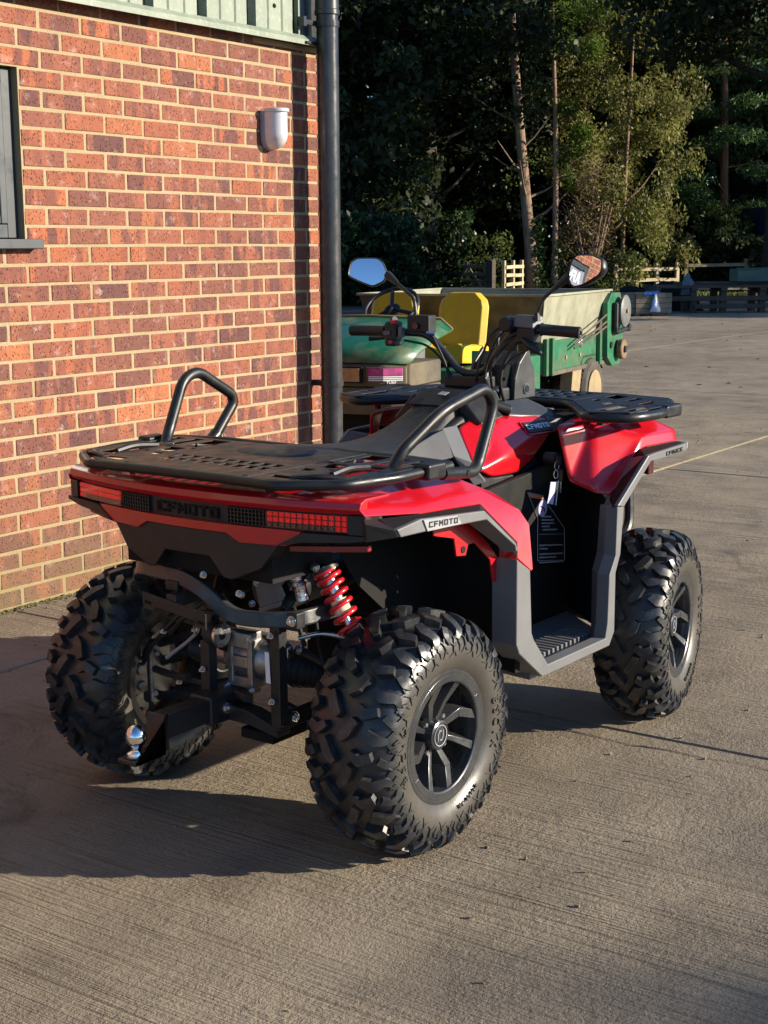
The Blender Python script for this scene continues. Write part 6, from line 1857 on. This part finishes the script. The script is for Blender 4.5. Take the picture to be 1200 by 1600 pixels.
tree("autumn_birch", "golden green drooping tree catching the sun above the pale fence", (36.9, 15.0), 9.5, .075, (.2, -.1), 'pink', 'birch', birch_clumps, 190, .062, 107, up=.9, limbs=((3.2, -.9, 1.2, 1.4, .04), (4.2, 2.0, 1.2, 1.2, .04), (5.5, -1.8, 1.2, 1.0, .035), (2.6, 3.8, 1.2, 1.2, .04)))
tree("scots_pine", "reddish trunked pine just right of the golden drooping tree", (40.9, 15.2), 12, .15, (.1, .05), 'pine', 'pine', lambda g: [((g.uniform(-1.3, 1.3), g.uniform(-1.3, 1.3), g.choice([3.1, 4.6, 6.0, 7.6, 8.8])+g.uniform(-.3, .3)), (.65, .65, .26), 1) for _ in range(44)], 260, .075, 108, elong=4.5,
     limbs=((3.0, -.8, 1.2, .2, .03), (4.5, 2.0, 1.2, .3, .03), (6, -1.4, 1.2, .3, .03)))
tree("spreading_pine", "broad sunlit pine with layered green boughs near the right edge", (42.2, 13.9), 11, .17, (-.1, .2), 'pine', 'pine', lambda g: [((g.uniform(-2.1, 2.1), g.uniform(-2.1, 2.1), z+g.uniform(-.25, .25)), (.75, .75, .26), 1) for z in (2.6, 3.6, 4.7, 5.8, 7.0, 8.3) for _ in range(13)], 210, .08, 109, elong=4.0,
     limbs=((2.6, -1.2, 1.8, .2, .04), (3.6, 3.4, 1.8, .3, .04), (4.7, -.4, 1.8, .3, .04)))
tree("leafy_tree", "mixed green leafy tree behind the navy container", (45.6, 13.4), 11, .2, (.2, .1), 'dark', 'mid', lambda g: crown_clumps(g, 5.2, 4.8, 2.6, 120, .7), 120, .10, 110)
def dark_top(g):
    out = []
    for _ in range(120):
        a = g.uniform(0, 2*math.pi); q = math.sqrt(g.uniform(0, 1))*3.1
        x, y = q*math.cos(a)-.5, q*math.sin(a)+.8
        out.append(((x, y, g.uniform(6.0 + .28*abs(x+.5), 9.8)), (.75, .75, .42), 1))
    return out
tree("overhanging_tree", "tall dark trunk at the right edge with overhanging shaded canopy", (33.6, 9.15), 13, .20, (.05, .05), 'dark', 'dark', dark_top, 105, .12, 111, limbs=((6, 2.2, 2.6, 1.3, .09), (6.6, 1.0, 2.6, 1.2, .08), (7.4, 3.4, 2.6, 1.0, .08), (5.6, -1.4, 2.2, 1.3, .07)))
# second row that closes the wood
back = [((27.5, 24.5), 'dark', "dark evergreen tree at the far left of the wood, half behind the drainpipe"), ((33.0, 26.8), 'dark', "dark tree deep in the wood behind the left evergreens"), ((38.0, 25.8), 'dark', "dark tree deep in the wood behind the thick grey trunk"),
        ((42.5, 23.0), 'dark', "dark tree deep in the wood behind the leaning tree"), ((41.5, 18.4), 'dark', "dark tree close behind the golden drooping tree"), ((45.5, 19.0), 'mid', "dull green tree deep behind the golden drooping tree"), ((47.5, 16.0), 'dark', "dark tree deep behind the reddish pine"), ((51.0, 14.5), 'mid', "dull green tree deep behind the navy container")]
for i, (p, lf, lb) in enumerate(back):
    tree("background_tree", lb, p, 14, .25, (.3*math.sin(i), .3*math.cos(i)), 'dark', lf, (lambda g: crown_clumps(g, 7.0, 6.8, 3.3, 170, 1.0, 'col')), 62, .19, 200+i, group=GR)
far = empty("far_wood"); tag(far, "unbroken mass of far trees closing the view", "wood", kind="stuff")
rng = np.random.default_rng(77)
pts = []
for k in range(900):
    a = math.radians(rng.uniform(-12, 60)); d = rng.uniform(58, 66)
    pts.append(((-4+d*math.cos(a), -4.4+d*math.sin(a), rng.uniform(0, 17)), (1.9, 1.9, 1.5), 1))
leaves("far_foliage", clump_pts(rng, pts, 26), .42, rng, far, LM['dark'], 1.5)

# hedge, shrubs, dead bush and undergrowth
def shrub(name, label, loc, R_, H_, leaf, seed, per=160, size=.07, n=40, group=None, stems=5):
    rng = np.random.default_rng(seed)
    e = empty(name, (*loc, 0)); tag(e, label, "shrub", group)
    s = MB()
    for k in range(stems):
        a = rng.uniform(0, 6.28); s.tube([(0, 0, 0), (R_*.3*math.cos(a), R_*.3*math.sin(a), H_*.4), (R_*.6*math.cos(a), R_*.6*math.sin(a), H_*.8)], [.03, .02, .008], 5)
    s.build("stems", BK['dark'], e, smooth=60)
    cl = [((R_*q*math.cos(a), R_*q*math.sin(a), z), (.36, .36, .30), 1) for a, q, z in zip(rng.uniform(0, 6.28, n), np.sqrt(rng.random(n)), rng.uniform(.15, H_, n))]
    leaves("crown", clump_pts(rng, cl, per), size, rng, e, LM[leaf], 1.8)
    return e
for i, (x, y) in enumerate(((24.3, 18.9), (25.6, 17.9), (26.7, 17.3), (27.7, 17.6), (28.5, 18.6))):
    shrub("laurel_shrub", "dark laurel bush in the shaded hedge, %s" % ["hidden most by the drainpipe", "nearest the blue mirror on its left", "straight behind the blue mirror", "between the blue mirror and the gate", "closest to the field gate"][i], (x, y), 1.15, 2.1, 'laurel', 300+i, 230, .075, 46, "laurel hedge left of the gate")
shrub("holly_bush", "small bright leaved bush above the field gate", (32.3, 16.95), .55, 1.75, 'mid', 320, 120, .05, 16)
shrub("ivy_stump", "pale ivy covered stump behind the field gate", (31.8, 17.8), .45, 2.5, 'ivy', 321, 120, .06, 20)
shrub("bramble", "brown green bramble at the foot of the golden drooping tree", (35.2, 14.5), .9, 1.2, 'mid', 322, 130, .05, 26)
shrub("bramble", "low bramble between the leaning tree and the slim pine", (34.2, 16.5), .9, .8, 'ivy', 323, 110, .06, 22)
shrub("bramble", "dark bramble behind the shaded grey fence", (40.0, 11.5), 1.6, 1.6, 'dark', 324, 130, .09, 40)
shrub("bramble", "bright leaved bramble left of the navy container", (40.2, 13.2), 1.1, 2.6, 'mid', 325, 110, .07, 34)
def dead_bush():
    e = empty("dead_bush", (34.75, 15.0, 0)); tag(e, "tangled brown leafless bush right of the slim pine", "bush")
    g = random.Random(31); m = MB()
    for k in range(260):
        a = g.uniform(0, 6.28); q = g.uniform(.05, .95); z = g.uniform(.8, 3.9)
        p = Vector((q*math.cos(a), q*math.sin(a), z)); 
        P = [p]
        for s in range(4): P.append(P[-1] + Vector((g.uniform(-.22, .22), g.uniform(-.22, .22), g.uniform(-.22, .20))))
        m.tube(P, [.011, .009, .007, .005, .003], 4)
    for k in range(9):
        a = g.uniform(0, 6.28); m.tube([(0, 0, 0), (.3*math.cos(a), .3*math.sin(a), 1.2), (.7*math.cos(a), .7*math.sin(a), 2.6)], [.04, .03, .012], 6)
    m.build("twigs", BK['pink'], e, smooth=60)
    rng = np.random.default_rng(5)
    leaves("withered_leaves", clump_pts(rng, [((0, 0, 2.3), (1.0, 1.0, 1.5), 1)], 900), .045, rng, e, LM['brown'], 1.6)
dead_bush()
gr_ = empty("grass_verge"); tag(gr_, "strip of rough green grass under the sunlit fence", "grass", kind="stuff")
rng = np.random.default_rng(9)
n = 5200
C = np.stack([rng.uniform(33.0, 37.5, n), np.zeros(n), rng.uniform(0, .05, n)], 1)
C[:, 1] = 13.7 - (C[:, 0]-34.0)*.52 + rng.uniform(-.9, .7, n)
leaves("grass_blades", C, .07, rng, gr_, leaf_mat("verge_grass", [(.07, .12, .02), (.11, .15, .03), (.15, .14, .05)]), 5.0, -1.2)
ug = empty("woodland_undergrowth"); tag(ug, "ivy and brambles covering the floor of the wood", "undergrowth", kind="stuff")
pts = []
for k in range(420):
    x = rng.uniform(26, 46); y = 18.6 - (x-28)*.47 + abs(rng.normal(0, 2.4)) + .2
    pts.append(((x, y, rng.uniform(.0, .55)), (.5, .5, .35), 1))
leaves("ivy_carpet", clump_pts(rng, pts, 60), .085, rng, ug, LM['ivy'], 1.6)

# trees outside the frame on the sunny side whose shade falls into the picture
side = [((33.4, -9.6), 13, 2.4, "tall leafy tree beyond the right of the picture, nearest the yard"), ((36.6, -8.4), 12.5, 2.3, "second tall leafy tree beyond the right of the picture"), ((39.8, -7.2), 12, 2.2, "third tall leafy tree beyond the right of the picture"),
        ((13.2, -32.6), 10.4, 2.3, "tall leafy tree behind the photographer on the right")]
for i, (p, h, R_, lb) in enumerate(side):
    tree("yard_tree", lb, p, h, .26, (.2, .1), 'grey', 'mid', (lambda g, h=h, R_=R_: crown_clumps(g, h*.62, h*.36, R_, 110, .8)), 60, .17, 400+i, group="trees on the sunny side of the yard")
